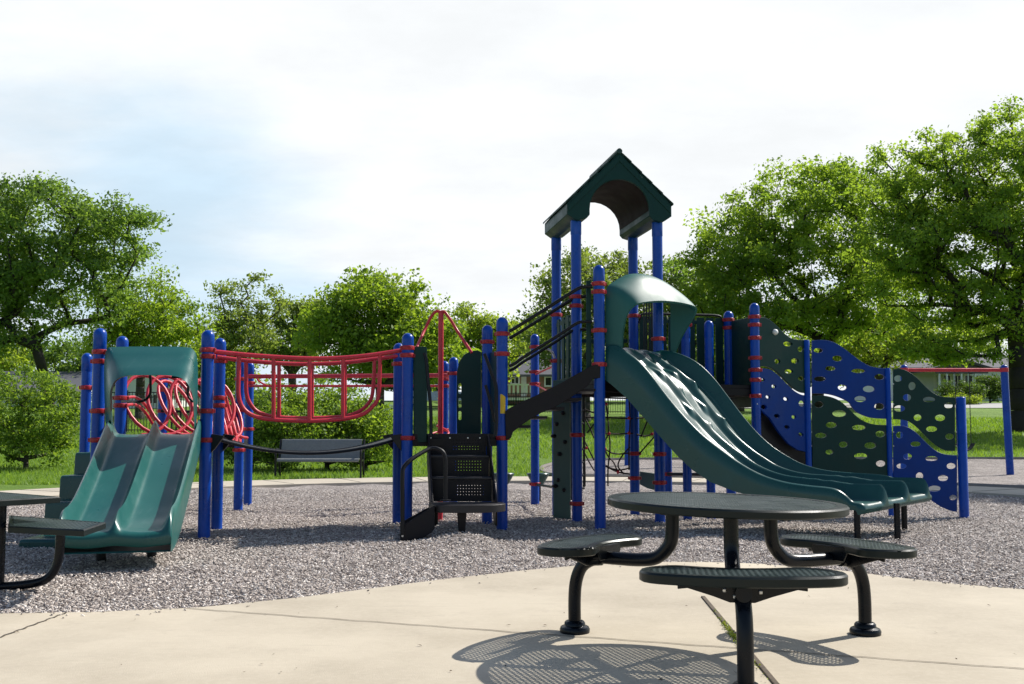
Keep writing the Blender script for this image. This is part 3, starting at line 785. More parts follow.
# ---- red loop climbers at the crawl bridge
def coil(p0, p1, zc, rad, turns, tilt, sideways, r=0.017):
    p0 = Vector(p0); p1 = Vector(p1); pts = []
    n = int(turns * 26)
    ax = (p1 - p0); d = ax.normalized(); s = Vector((-d.y, d.x, 0))
    for k in range(n + 1):
        t = k / n; a = 2 * math.pi * turns * t - math.pi / 2
        c = p0 + ax * t
        pts.append(c + d * (rad * 0.95 * math.cos(a)) + s * (sideways * math.sin(a * 1.0)) + Vector((0, 0, zc + rad * math.sin(a))))
    b = MB(); b.tube(pts, r, 10); return b
coil((A4.x + 0.12, 11.35, 0), (-3.55, 12.0, 0), 1.36, 0.345, 3.6, 0, 0.16, 0.021).build('loop_climber', M_red, PS, 60)
coil((-4.20, 12.3, 0), (-3.75, 13.5, 0), 1.33, 0.36, 4.0, 0, 0.22, 0.021).build('loop_climber', M_red, PS, 60)
coil((-3.38, 11.45, 0), (-3.72, 13.3, 0), 1.30, 0.38, 3.3, 0, 0.12, 0.021).build('loop_climber', M_red, PS, 60)
b = MB()
for za_, zb_ in ((398, 399), (405.5, 406)):
    b.tube(cr([at(122, za_, 11.15), at(136, za_ - 0.5, 11.5), at(146, za_ + 8, 11.7), at(156, za_ + 24, 11.8)], 6), 0.018, 10)
b.build('climber_arm', M_red, PS)
b = MB(); q = at(161, 411, 13.4)
b.tube([q, q + Vector((0.9, 0, -0.02))], 0.018, 8); b.tube([at(161, 377, 13.5), at(185, 377, 13.6), at(188, 382, 13.6)], 0.018, 8)
for px in (172, 176, 181, 186): b.tube([at(px, 383, 13.6), at(px, 437, 13.6)], 0.010, 6)
b.tube([at(172, 383, 13.6), at(190, 383, 13.6)], 0.014, 8)
b.build('guard_rail', M_black, PS)

# ---- sagging bridge between the platforms
def sag(p, q, dz, n=24, z0=None, z1=None):
    return [Vector((p[0] + (q[0] - p[0]) * t, p[1] + (q[1] - p[1]) * t, p[2] + (q[2] - p[2]) * t - dz * 4 * t * (1 - t))) for t in [k / n for k in range(n + 1)]]
br = thing  # (alias unused)
f0 = (A2.x + .05, A2.y + .12, 0.99); f1 = (C1.x - .05, C1.y + .10, 1.0)
g0 = (A3.x + .05, A3.y - .06, 0.99); g1 = (C3.x - .05, C3.y - .06, 1.0)
fl = sag(f0, f1, 0.17, 30); gl = sag(g0, g1, 0.17, 30)
b = MB(); loops = []
for p, q in zip(fl, gl):
    loops.append([p, q, q - Vector((0, 0, 0.018)), p - Vector((0, 0, 0.018))])
b.loft(loops, caps=True)
for p in (fl, gl): b.tube([q + Vector((0, 0, -0.006)) for q in p], 0.016, 8)
bw = b.build('bridge_walkway', M_black, PS, 40)
b = MB()
for p, q, s in ((C1, C3, -1), (A2, A3, 1)):
    for w in (p, q):
        x = w.x + s * 0.06; b = MB()
        b.prism([(x, w.y - 0.02, 1.03), (x + s * 0.13, w.y - 0.02, 1.01), (x + s * 0.04, w.y - 0.02, 0.88), (x, w.y - 0.02, 0.84)], (0, 0.04, 0))
        b.build('bridge_bracket', M_black, PS, 30, bevel=0.004)
def bridge_rail(L0, L1, rows, uL, uR, ub, bars, sagpx, name='bridge_railing'):
    """one red railing: sagging top rail, U-shaped lower rail, uprights; all in the vertical plane L0-L1"""
    A, B = L0, L1
    b = MB()
    top = [onp(px, py, A, B) for px, py in rows]
    tc = cr(top, 8)
    b.tube(tc, 0.025, 12)
    b.tube([onp(px, py + 6.0, A, B) for px, py in [(p[0], p[1]) for p in rows]] if sagpx else tc[:2], 0.018, 10)
    U = [onp(px, py, A, B) for px, py in uL + ub + uR]
    b.tube(cr(U, 6), 0.023, 10)
    for px, y0, y1 in bars: b.tube([onp(px, y0, A, B), onp(px, y1, A, B)], 0.022, 10)
    b.build(name, M_red, PS, 60)
bridge_rail(f0, f1, [(204, 350), (222, 352.5), (260, 356), (305, 358.5), (340, 358), (372, 355), (407, 349.5)],
            [(239, 356), (238.5, 375), (238.5, 395)], [(378, 398), (379.5, 378), (380, 355)],
            [(243, 408), (254, 416), (272, 419.5), (309, 421), (343, 419), (362, 414.5), (372, 407)],
            [(273.5, 357, 419.5), (309.5, 359, 421), (343, 358, 419)], False)
bridge_rail(g0, g1, [(217, 357), (240, 360), (275, 363), (308, 364), (345, 362.5), (375, 359), (398, 356)],
            [(246, 361), (246, 378), (246.5, 394)], [(372, 396), (374, 376), (374.5, 359)],
            [(251, 405), (260, 413), (278, 417), (309, 418), (343, 416.5), (358, 412), (367, 405)],
            [(279, 363, 417), (312, 364, 418), (345, 362.5, 416.5)], False)
# far side: straight red bars between the back posts
b = MB()
D1, D2 = POSTS['d1'], POSTS['d2']
b.tube([at(249, 376.5, 15.1), at(447, 375.5, 14.4), at(456, 375.5, 14.0)], 0.032, 12); b.tube([at(249, 386, 15.1), at(444, 386, 14.9)], 0.018, 10)
b.tube(cr([at(256, 377, 15.1), at(260, 382, 15.2), at(268, 386, 15.1)], 5), 0.014, 8)
b.build('parallel_bar', M_red, PS)

# ---- red climbing pole with arms over the stair platform
b = MB(); Yp = 12.35
q = at(440, 520, Yp); x0 = q.x
zt = at(440, 311, Yp).z
b.tube([(x0, Yp, -0.15), (x0, Yp, zt - 0.02)], 0.034, 14)
armL = cr([at(440, 312, Yp), at(436, 311.5, Yp), at(431, 317, Yp), at(425, 329, Yp), at(417, 347, 12.1)], 6)
armR = cr([at(440, 312, Yp), at(444.5, 312, Yp), at(450, 319, Yp), at(458, 332, Yp), at(472, 353, 12.1)], 6)
b.tube(armL, 0.019, 10); b.tube(armR, 0.019, 10)
pole = b.build('climbing_pole', M_red, PS, 60)
b = MB(); pts = []
for k in range(61):
    a = k / 60 * 2.5 * 2 * math.pi
    pts.append((x0 + 0.10 * math.cos(a - 1), Yp + 0.10 * math.sin(a - 1), 0.45 + 0.68 * k / 60))
b.tube(pts, 0.014, 8); b.tube([at(431, 434, 12.2), at(440, 431, Yp)], 0.014, 8)
b.build('spiral_rung', M_red, pole, 60)

# ---- green panels round the stair platform
def panel(pts, thick, mat, name='barrier_panel', n=(0, 1, 0), bevel=0.006):
    n = Vector(n).normalized(); b = MB(); b.prism([Vector(p) - n * thick / 2 for p in pts], n * thick)
    return b.build(name, mat, PS, 30, bevel=bevel)
Yc = 11.05
panel([at(413.5, 443, Yc), at(427, 442, Yc), at(427, 348.5, Yc), at(425.5, 346.5, Yc), at(413.5, 347, Yc)], 0.03, M_panelg)
pa = cr([at(458, 378, 12.1), at(458, 366, 12.1), at(461, 357, 12.1), at(468, 351.5, 12.1), at(476, 350, 12.1)], 5)
outer = [(457, 436), (456.5, 400)] + [(457, 372), (459, 362), (464, 355), (471, 351), (478, 350.5), (481, 352), (481, 436)]
W = lambda p: at(p[0], p[1], 12.12)
Wc = [W(p) for p in outer]
def slot(x0, x1, y0, y1):
    pts = []
    cx = (x0 + x1) / 2; r = (x1 - x0) / 2
    for a in range(180, 361, 30): pts.append((cx + r * math.cos(R(a)), y0 + r * 1.0 + r * math.sin(R(a))))
    for a in range(0, 181, 30): pts.append((cx + r * math.cos(R(a)), y1 - r + r * math.sin(R(a))))
    return pts
k0 = Wc[0]
fr_ = lambda x, z, d: Vector((x, 12.12 + d, z))
pb = polyfill([(p.x, p.z) for p in Wc], [[(W(p).x, W(p).z) for p in slot(458.4, 461.4, a, c)] for a, c in ((383, 394), (398, 408), (411, 420))], 0.03, fr_)
pb.build('barrier_panel', M_panelg, PS, 30)
# oblique side panel between the two right stair posts
pp = [Vector((C4.x + .05, C4.y - .06, 1.0)), Vector((C2.x - .02, C2.y + .07, 1.0))]
panel([pp[0], pp[1], pp[1] + Vector((0, 0, 0.78)), pp[0] + (pp[1] - pp[0]) * .6 + Vector((0, 0, .99)), pp[0] + Vector((0, 0, 1.0))], 0.03, M_panelg, n=(1, 0.2, 0))

# ---- stairs with perforated risers
def stairs():
    root = None
    F0 = (C1 + C2) / 2
    b = MB()
    st = [(11.08, 1.03), (10.80, 0.80), (10.53, 0.58), (10.26, 0.335)]
    def xs(px, Y): return (px - 512) / 1000 * Y
    xl0, xr0 = xs(429, 11.05), xs(487, 11.05); xl1, xr1 = xs(433.5, 10.3), xs(495, 10.3)
    def lx(Y): t = (11.05 - Y) / 0.75; return xl0 + (xl1 - xl0) * t
    def rx(Y): t = (11.05 - Y) / 0.75; return xr0 + (xr1 - xr0) * t
    so = None
    for lxf in (lx, rx):
        s = -1 if lxf is lx else 1; b = MB()
        poly = [(lxf(11.07), 11.07, 1.02), (lxf(11.07), 11.07, 0.70), (lxf(10.4), 10.4, 0.10), (lxf(10.24), 10.24, 0.10), (lxf(10.22), 10.22, 0.34), (lxf(10.95), 10.95, 1.02)]
        b.prism(poly, (0.018 * s, 0, 0))
        q_ = b.build('stairs' if so is None else 'stringer', M_blackdeck, PS if so is None else so, 30, bevel=0.004)
        so = so or q_
    for i in range(1, 3):
        Y, z = st[i]; Yb = st[i - 1][0] if i else Y
        b = MB(); b.prism([(lx(Y), Y, z), (rx(Y), Y, z), (rx(Yb), Yb, z), (lx(Yb), Yb, z)], (0, 0, -0.03))
        b.build('tread', M_tread, so, 30, bevel=0.008)
    for i in range(0, 3):
        Y, z = st[i][0] + 0.012, st[i][1] - (0.03 if i else 0.0); zl = st[i + 1][1] + 0.0
        # perforated riser: small round holes in a block
        x0_, x1_ = lx(Y) + 0.005, rx(Y) - 0.005
        holes = []
        hx0, hx1 = x0_ + (x1_ - x0_) * .43, x0_ + (x1_ - x0_) * .86
        nx = 10
        for r_ in range(4):
            zc = zl + 0.060 + r_ * 0.032
            if zc > z - 0.03: continue
            for c_ in range(nx):
                xc = hx0 + (hx1 - hx0) * c_ / (nx - 1)
                holes.append([(xc + 0.0046 * math.cos(R(a)), zc + 0.0046 * math.sin(R(a))) for a in range(0, 360, 60)])
        ob = polyfill([(x0_, zl - 0.01), (x1_, zl - 0.01), (x1_, z), (x0_, z)], holes, 0.008, lambda x, zz, d, Y=Y: Vector((x, Y + d, zz)))
        ob.build('riser', M_blackdeck, so, 0)
    # bolts on the deck edge
    b = MB()
    for px in (431, 450, 468, 480):
        q = at(px, 437.5, 11.0); b.lathe((q.x, 0, 0), [(0.001, 0)] * 2) if False else None
        b.box((q.x, 10.985, 0.985), (0.016, 0.02, 0.016))
    b.build('bolt', M_steel, so, 0, bevel=0.003)
    # half-round step platform on one leg
    pts = []
    zc = 0.335; cx = xs(467, 10.1)
    xl, xr = xs(434, 10.27), xs(497, 10.27)
    pts = [(xl, 10.34), (xr, 10.34), (xr + .04, 10.30), (xs(505, 10.1), 10.16), (xs(504, 10.02), 10.02), (xs(492, 9.9), 9.90), (xs(475, 9.84), 9.84), (xs(455, 9.84), 9.84), (xs(440, 9.86), 9.87), (xs(434, 9.92), 9.95), (xs(432, 10.1), 10.12)]
    pc = cr([(x, y, 0) for x, y in pts], 4, True)
    b = MB(); b.prism([(p.x, p.y, zc - 0.075) for p in pc], (0, 0, 0.075))
    sp_o = b.build('step_platform', M_tread, PS, 40, bevel=0.010)
    b = MB(); lx_ = xs(462.3, 10.0)
    b.loft([[(lx_ - w, 10.0 - w, z), (lx_ + w, 10.0 - w, z), (lx_ + w, 10.0 + w, z), (lx_ - w, 10.0 + w, z)] for w, z in ((0.030, -0.2), (0.032, 0.05), (0.046, 0.26))], caps=True)
    b.build('leg', M_blackdeck, sp_o, 30, bevel=0.006)
    # sloping transfer board down to the chips at the left
    p0 = at(436, 498, 10.15); 
    b = MB()
    a = Vector((xs(437, 10.1), 10.12, 0.335)); e = Vector((xs(402, 9.75), 9.75, 0.10))
    f = Vector((xs(437, 9.9), 9.9, 0.335)); 
    b.prism([(a.x, 9.86, 0.335), (a.x, 9.86, 0.11), (xs(432, 9.8), 9.84, 0.07), (xs(404, 9.7), 9.74, -0.08), (xs(401, 9.7), 9.74, -0.06), (xs(400.5, 9.7), 9.74, 0.13)], (0.0, 0.03, 0))
    b.prism([(a.x, 10.30, 0.335), (a.x, 10.30, 0.11), (xs(404, 10.2), 10.2, -0.08), (xs(400.5, 10.2), 10.2, 0.13)], (0.0, 0.03, 0))
    b.prism([(a.x, 9.87, 0.32), (a.x, 10.31, 0.32), (xs(401, 10.2), 10.2, 0.08), (xs(401, 9.7), 9.76, 0.08)], (0, 0, -0.03))
    tb = b.build('transfer_ramp', M_blackdeck, PS, 30, bevel=0.005)
    b = MB()
    for px, py in ((402.5, 527), (402.5, 536)):
        q = at(px, py, 9.735); b.box(q, (0.020, 0.016, 0.020))
    b.build('bolt', M_steel, tb, 0, bevel=0.003)
    # handrails
    b = MB()
    b.tube(cr([at(402.5, 534, 9.72), at(402.5, 500, 9.72), at(402.5, 476, 9.72), at(404, 467, 9.74), at(412, 459, 9.8), at(424, 451.5, 9.9), at(431, 448.5, 9.95), at(438, 449, 9.95), at(443.5, 453, 9.95), at(445.5, 461, 9.95), at(445.5, 478, 9.95), at(445.5, 500, 9.95)], 6), 0.021, 12)
    b.lathe(at(445.5, 500, 9.95) - Vector((0, 0, 0.006)), [(0.055, 0), (0.055, 0.010), (0.03, 0.014)], 16)
    b.build('handrail', M_black, PS, 50)
    for s, L in ((0, [(424.5, 353), (426.5, 362), (428.5, 385), (430.5, 405), (431, 420), (431, 436)]), (1, [(484.5, 354), (487, 360), (492, 374), (496, 386), (496.5, 405), (496.5, 424), (495.5, 436)])):
        b = MB(); b.tube(cr([at(x, y, 10.98 - 0.10 * k / len(L)) for k, (x, y) in enumerate(L)], 5), 0.019, 10)
        if s: b.tube(cr([at(x, y, 10.98) for x, y in ((485.5, 385), (488, 393), (492, 408), (494.5, 422))], 5), 0.017, 10)
        b.build('handrail', M_black, PS, 50)
stairs()

# ---- inclined stairway from the stair platform up to the tower
def stairway():
    def side(Y):
        pts = [(508, 409), (521, 402), (534, 396.5), (562, 382.5), (591, 366), (600, 364), (600, 378), (593, 379), (587, 386.5), (570, 398), (553.6, 408), (543, 412), (532, 418), (519, 427), (513, 432), (511, 438), (506, 440), (505, 412)]
        q = [at(x, y, 11.17) for x, y in pts]
        return [Vector((p.x + (-0.02 if Y > 11.5 else 0), Y, p.z)) for p in q]
    b = MB(); b.prism(side(11.13), (0, 0.03, 0)); so = b.build('stairway', M_blackdeck, PS, 30, bevel=0.004)
    b = MB(); b.prism(side(11.98), (0, 0.03, 0)); b.build('stringer', M_blackdeck, so, 30, bevel=0.004)
    for k in range(5):
        t = (k + 0.5) / 5; x = C2.x + 0.12 + (E1.x - C2.x - 0.15) * t; z = 1.03 + (ZT - 1.03) * (k + 1) / 6 - 0.02
        b = MB(); b.box((x, 11.57, z), (0.21, 0.82, 0.03)); b.build('tread', M_blackdeck, so, 0, bevel=0.005)
    for Y, yo in ((11.14, 0), (11.97, 0)):
        b = MB()
        T = [at(x, y, 11.17) for x, y in ((509, 331.5), (514, 329), (530, 319), (550, 306.5), (568, 295), (579, 288.5), (586, 287), (592, 287))]
        Bm = [at(x, y, 11.17) for x, y in ((509, 366.5), (515, 363.5), (524, 357), (545, 344), (563, 332.5), (575, 324.5), (581, 322.3), (592, 322))]
        for L in (T, Bm): b.tube(cr([Vector((p.x, Y, p.z)) for p in L], 5), 0.020 if L is T else 0.018, 10)
        b.build('handrail', M_black, so, 60)
    b = MB(); q = [at(x, y, 11.25) for x, y in ((586.3, 281), (591, 280), (591, 372), (586.3, 373))]
    b.prism(q, (0, 0.03, 0)); b.build('barrier_slat', M_panelg, so, 30, bevel=0.004)
    b = MB(); b.tube(cr([at(x, y, 12.3) for x, y in ((540, 351), (547, 349), (552, 352), (555, 358))], 5), 0.014, 8); b.build('grab_bar', M_steel, so)
stairway()
# red arms tying the free post to the tower
b = MB(); b.tube([at(536, 374, 14.9), at(560, 363, 13.2)], 0.016, 8); b.tube([at(536, 385, 14.9), at(556, 396, 13.4)], 0.012, 8)
b.build('tie_bar', M_red, PS)

# ---- rock climbing board at the left of the tower
Yk = 12.55
q0, q1 = at(553.2, 512, Yk), at(570.2, 514, Yk)
b = MB(); b.prism([(q0.x, Yk, -0.1), (q1.x, Yk - 0.04, -0.1), (q1.x, Yk - 0.04, 1.66), (q1.x - .03, Yk - 0.04, 1.70), (q0.x, Yk, 1.70)], (0.01, 0.045, 0))
cb = b.build('climbing_board', M_panelpale, PS, 30, bevel=0.006)
for px, py in ((563, 413), (556.5, 424), (565, 442), (559.5, 454), (558, 480), (564, 490), (553.5, 436), (555, 486)):
    q = at(px, py, Yk - 0.03); b = MB()
    b.lathe((0, 0, 0), [(0.034, 0), (0.032, 0.016), (0.018, 0.034), (0.002, 0.04)], 9)
    rm = Matrix.Rotation(R(90), 3, 'X')
    b.v = [tuple(rm @ Vector((v[0] * (1 + 0.3 * math.sin(px)), v[1] * 0.8, v[2])) + q) for v in b.v]
    b.build('climbing_hold', M_black, cb, 50)
# slatted guards round the tower
def guard(A, B, z0, z1, slats, w, name='guard_rail', rail=True, t=0.022):
    A = Vector(A); B = Vector(B); d = (B - A); d.z = 0; L = d.length; d.normalize(); nrm = Vector((-d.y, d.x, 0))
    b = MB()
    for k in range(slats):
        c = A + d * (L * (k + 0.5) / slats)
        b.prism([c + d * s * w / 2 + Vector((0, 0, z)) - nrm * t / 2 for s, z in ((-1, z0), (1, z0), (1, z1), (-1, z1))], nrm * t)
    b.beam(A + Vector((0, 0, z0 + 0.04)), B + Vector((0, 0, z0 + 0.04)), t * 0.6, 0.05)
    b.beam(A + Vector((0, 0, z1 - 0.06)), B + Vector((0, 0, z1 - 0.06)), t * 0.6, 0.05)
    g = b.build(name, M_panelg, PS, 30, bevel=0.004)
    if rail:
        b = MB(); b.tube(cr([A + Vector((0, 0, z1 - 0.10)), A + Vector((0, 0, z1 - 0.02)) + d * 0.03, A + Vector((0, 0, z1 + 0.035)) + d * 0.10, A + Vector((0, 0, z1 + 0.035)) + d * L * .5, B + Vector((0, 0, z1 + 0.035)) - d * 0.10, B + Vector((0, 0, z1 - 0.02)) - d * 0.03, B + Vector((0, 0, z1 - 0.10))], 5), 0.016, 8)
        b.build('top_rail', M_black, g, 60)
    return g
guard(T1 + Vector((-.01, .08, 0)), T4 + Vector((0, -.08, 0)), 1.66, 2.50, 4, 0.13, rail=False)
guard(T3 + Vector((.07, .02, 0)), G1 + Vector((-.06, .03, 0)), 1.66, 2.57, 9, 0.105)
guard(T4 + Vector((.08, .0, 0)), T3 + Vector((-.08, .0, 0)), 1.66, 2.30, 6, 0.045, rail=False)
# solid end panel between the two right posts
b = MB(); p, q = G1 + Vector((0.02, -.07, 0)), G2 + Vector((-.01, .07, 0))
b.prism([p + Vector((0, 0, 1.60)), q + Vector((0, 0, 1.60)), q + Vector((0, 0, 2.50)), p + Vector((0, 0, 2.52))], (0.03, 0, 0))
b.build('barrier_panel', M_panelg, PS, 30, bevel=0.006)
b = MB(); b.prism([p + Vector((-.02, 0, 1.36)), q + Vector((-.02, 0, 1.36)), q + Vector((-.02, 0, 1.592)), p + Vector((-.02, 0, 1.592))], (0.03, 0, 0))
b.build('deck_skirt', M_blackdeck, PS, 30)
# grey step board and cross bars low under the tower
b = MB(); b.prism([at(x, y, 13.35) for x, y in ((640, 471.5), (656, 473.5), (656, 490.5), (648, 488.5), (640, 484.5))], (0.0, 0.04, 0)); b.build('step_board', M_panelpale, PS, 30, bevel=0.005)
b = MB(); b.tube([at(668, 474, 13.25), at(710, 474.5, 12.7)], 0.022, 8); b.tube([at(537, 484.5, 14.95), at(556, 487.5, 13.4)], 0.018, 8)
b.build('cross_bar', M_black, PS)
# rope net under the tower
b = MB(); Yn = 13.0
def rp(*pts, r=0.010, Y=Yn): b.tube(cr([at(x, y, Y) for x, y in pts], 5), r, 6)
for L in ([(583, 393), (594, 397), (612, 398), (630, 398.5)], [(584, 409), (594, 413)], [(605, 417.5), (618, 418), (632, 418.5), (652, 417)], [(584, 417), (594, 417.5)],
          [(605, 433.5), (618, 434), (632, 433.5), (645, 436), (655, 433)], [(605, 449), (612, 453), (620, 454), (628, 453)], [(604, 464.5), (612, 468.5), (620, 470), (630, 468)],
          [(585, 408), (584, 440), (585, 470), (585, 486)], [(606, 404), (608, 420), (609, 433), (610, 447), (608, 470), (608, 486)], [(629, 398), (630, 420), (629, 445), (629, 470)],
          [(609, 433), (604, 445), (608, 456), (614, 463), (618, 474)], [(630, 447), (622, 456), (618, 466), (624, 474)], [(584, 416), (590, 428), (594, 438)], [(584, 440), (590, 452), (594, 460)],
          [(587, 433), (594, 424)], [(639, 454), (647, 445), (655, 436)], [(641, 437), (648, 420), (652, 416)], [(640, 414), (648, 409)], [(594, 426), (606, 432)], [(605, 466), (618, 472), (630, 474)], [(584, 452), (594, 470), (604, 478)]):
    rp(*L)
net = b.build('rope_net', M_rope, PS, 60)
b = MB()
for px, py in ((606, 404), (609, 433.5), (629, 418), (605, 449), (586, 448), (629, 433), (618, 472), (652, 434)):
    q = at(px, py, Yn - 0.01); b.lathe(q - Vector((0, 0, 0.02)), [(0.012, 0), (0.02, 0.012), (0.02, 0.028), (0.012, 0.04)], 10)
b.build('rope_connector', M_red, net, 50)
b = MB()
for k in range(7): b.tube([at(570, 410 + k * 13, 12.6), at(584, 410.3 + k * 13, 12.9)], 0.013, 8)
b.tube([at(584, 392, 12.9), at(584, 487, 12.9)], 0.016, 8); b.tube([at(571, 392, 12.6), at(571, 500, 12.6)], 0.016, 8)
b.build('ladder', M_black, PS)
# thin bars of the slide gate behind the tower arch
b = MB()
for k in range(4): b.tube([at(644 + 2.6 * k, 301, 12.75), at(644 + 2.6 * k, 352, 12.75)], 0.010, 8)
b.tube([at(642, 302, 12.75), at(656, 302, 12.75)], 0.012, 8)
b.build('gate', M_black, PS)

# ---- triple wave slide
NA, NB_ = (1.10, 11.22), (3.50, 9.98)
FA, FB = (1.88, 12.02), (4.47, 10.95)
near_px = [(607, 346), (611, 344.5), (618, 346), (628, 352.5), (640, 362), (652, 376), (668, 397), (685, 417), (703, 435), (722, 450), (742, 464), (762, 474.5), (785, 481.5), (808, 485), (828, 487), (838, 489.5), (846, 495), (852, 501), (857, 502.5)]
far_px = [(658, 350.5), (664, 350), (676, 352.5), (690, 358), (702, 366), (714, 378), (728, 396), (742, 414.5), (757, 432), (773, 446.5), (790, 457.5), (806, 465), (826, 470), (850, 472.5), (880, 474.5), (895, 478), (908, 485), (917, 489.5), (922, 490.5)]
low_px = [(598, 374), (612, 384), (628, 398), (644, 416), (662, 437), (680, 457), (694, 470), (712, 482), (735, 491), (760, 498), (790, 503), (815, 506), (836, 508), (850, 510)]
near = cr([onp(x, y, NA, NB_) for x, y in near_px], 6)
far = cr([onp(x, y, FA, FB) for x, y in far_px], 6)
low = [onp(x, y, NA, NB_) for x, y in low_px]
def resample(L, n):
    d = [0]
    for a, c in zip(L, L[1:]): d.append(d[-1] + (c - a).length)
    out = []
    for k in range(n):
        s = d[-1] * k / (n - 1); i = min(max(np.searchsorted(d, s) - 1, 0), len(L) - 2); t = (s - d[i]) / max(d[i + 1] - d[i], 1e-9)
        out.append(L[i] + (L[i + 1] - L[i]) * t)
    return out
NS = 190
near = resample(near, NS); far = resample(far, NS)
lowx = np.array([p.x for p in low]); lowz = np.array([p.z for p in low]); o2 = np.argsort(lowx); lowx = lowx[o2]; lowz = lowz[o2]
NT = 120
blobs = []; drops = []
for t0, ss in ((0.32, (0.165, 0.245, 0.325, 0.40)), (0.64, (0.14, 0.215, 0.295, 0.375))):
    for k, s0 in enumerate(ss): drops.append((s0, t0 + (0.055 if k % 2 else -0.055), 0.068, 0.072))
def drop(s, t):
    h = 0.0
    for bs, bt, ln, hh in drops:
        if s < bs - ln or s > bs + 0.05: continue
        f = max(0.0, min(1.0, (s - bs + ln) / ln))
        along = f ** 1.6 if s <= bs else math.exp(-((s - bs) / 0.014) ** 2)
        wd = 0.011 + 0.017 * (f if s <= bs else 1.0)
        h += hh * along * math.exp(-((t - bt) / wd) ** 2)
    return min(h, 0.115)
for lane in (1, 2):
    for s0 in (0.80, 0.845): blobs.append((s0, lane / 3 + 0.03, 0.018, 0.03, 0.025))
loops = []
for i in range(NS):
    s = i / (NS - 1); a, c = near[i], far[i]
    end = max(0, (s - 0.90) / 0.10)
    loop = []
    depth = 0.02 + 0.23 * min(1, s / 0.10) * (1 - 0.30 * s)
    bedz_drop = depth
    # bed: under the rail by depth, then level out to the lip
    depth_n = depth * (0.36 + 0.64 * max(0, min(1, (s - 0.50) / 0.30)))
    fl_ = max(0, min(1, (s - 0.74) / 0.16)); fl_ = fl_ * fl_ * (3 - 2 * fl_)
    bed_n = (a.z - depth_n) * (1 - fl_) + 0.335 * fl_; bed_f = (c.z - depth) * (1 - fl_) + 0.395 * fl_
    row = []; bedrow = []
    if s <= 0.90: ddn, ddf = a.z - bed_n, c.z - bed_f
    for k in range(NT):
        t = k / (NT - 1); p = a + (c - a) * t
        zr_ = a.z + (c.z - a.z) * t; zb_ = bed_n + (bed_f - bed_n) * t; zr_ = max(zr_, zb_)
        dd = zr_ - zb_
        lane_t = (t * 3) % 1.0
        if s > 0.90 and lane_t > 0.5: dd = max(dd, (ddn + (ddf - ddn) * t) * 1.0)
        ln = min(int(t * 3), 2); x = abs(t * 3 - round(t * 3))  # distance to nearest divider in lane widths
        edge_ = round(t * 3) in (0, 3)
        if edge_:
            e = 1 - min(1, x / 0.20); h = dd * (e * e * (3 - 2 * e))
        else:
            e = 1 - min(1, x / 0.26); h = dd * (0.46 + 0.20 * max(0, min(1, (s - 0.34) / 0.22)) + 0.34 * max(0, min(1, (s - 0.60) / 0.16))) * (e * e * (3 - 2 * e))
        hb = 0
        for (bs, bt, ss, st_, hh) in blobs:
            q = ((s - bs) / ss) ** 2 + ((t - bt) / st_) ** 2
            hb = max(hb, hh * math.exp(-q)) if q < 14 else hb
        hb += drop(s, t) + 0.05 * (lane_t - 0.5) ** 2 * min(1, s / 0.1) * max(0, 1 - max(0, s - 0.6) / 0.25)
        z = zb_ + max(h, 0) * 1.0 + hb * 0.8
        if edge_ and (t < 0.5 or s < 0.85): z = min(z, zr_)
        row.append(Vector((p.x, p.y, z))); bedrow.append(zb_)
    # lip rounds over at the end
    zl = float(np.interp(a.x, lowx, lowz)) - 0.0
    out_n = a + (a - c).normalized() * 0.03; out_f = c + (c - a).normalized() * 0.03
    zlow_n = min(zl, a.z - 0.05); zlow_f = c.z - (a.z - zlow_n)
    loop = [Vector((out_n.x, out_n.y, zlow_n)), Vector((out_n.x, out_n.y, (zlow_n + a.z) / 2)), Vector((out_n.x, out_n.y, a.z - 0.02))] + row + [Vector((out_f.x, out_f.y, c.z - 0.02)), Vector((out_f.x, out_f.y, (zlow_f + c.z) / 2)), Vector((out_f.x, out_f.y, zlow_f))]
    mdz = 0.06
    for f_ in (0.75, 0.5, 0.25):
        p = a + (c - a) * f_; loop.append(Vector((p.x, p.y, (zlow_n + (zlow_f - zlow_n) * f_) - (0.0))))
    loops.append(loop)
dirv = Vector((0.90, -0.42, 0)).normalized()
last = loops[-1]
nl_ = len(last)
for ds, dz, du in ((0.02, -0.001, 0.0), (0.045, -0.006, 0.002), (0.065, -0.016, 0.008), (0.080, -0.032, 0.022), (0.085, -0.050, 0.040)):
    lp = []
    for j, p in enumerate(last):
        bz_ = 0
        if 3 <= j < nl_ - 6: lp.append(Vector((p.x, p.y, bedrow[j - 3] + (p.z - bedrow[j - 3]) * math.sqrt(max(0, 1 - (ds / 0.085) ** 2)) + dz)) + dirv * ds)
        elif j in (2, nl_ - 6): lp.append(Vector((p.x, p.y, p.z + dz)) + dirv * ds)
        else:
            f = 0.5 if j in (1, nl_ - 5) else 1.0
            ref = last[2].z if j < 3 else last[nl_ - 6].z
            if j > nl_ - 4: f = 1.0; ref = last[nl_ - 6].z + (last[2].z - last[nl_ - 6].z) * (j - nl_ + 4) / 4
            lp.append(Vector((p.x, p.y, ref + dz * (1 - f) + (-0.10 + du) * f)) + dirv * ds)
    loops.append(lp)
b = MB(); b.loft(loops, caps=True)
ts = b.build('triple_slide', M_dgreen, PS, 70)
for px, pyf, Y, zt_ in ((857.5, 536, 10.08, 0.32), (897.5, 535, 10.2, 0.33), (904.5, 527.5, 10.95, 0.36)):
    q = at(px, pyf, Y); b = MB(); b.tube([(q.x, q.y, -0.2), (q.x, q.y, zt_)], 0.032, 14); b.build('support_leg', M_tleg, ts, 50)

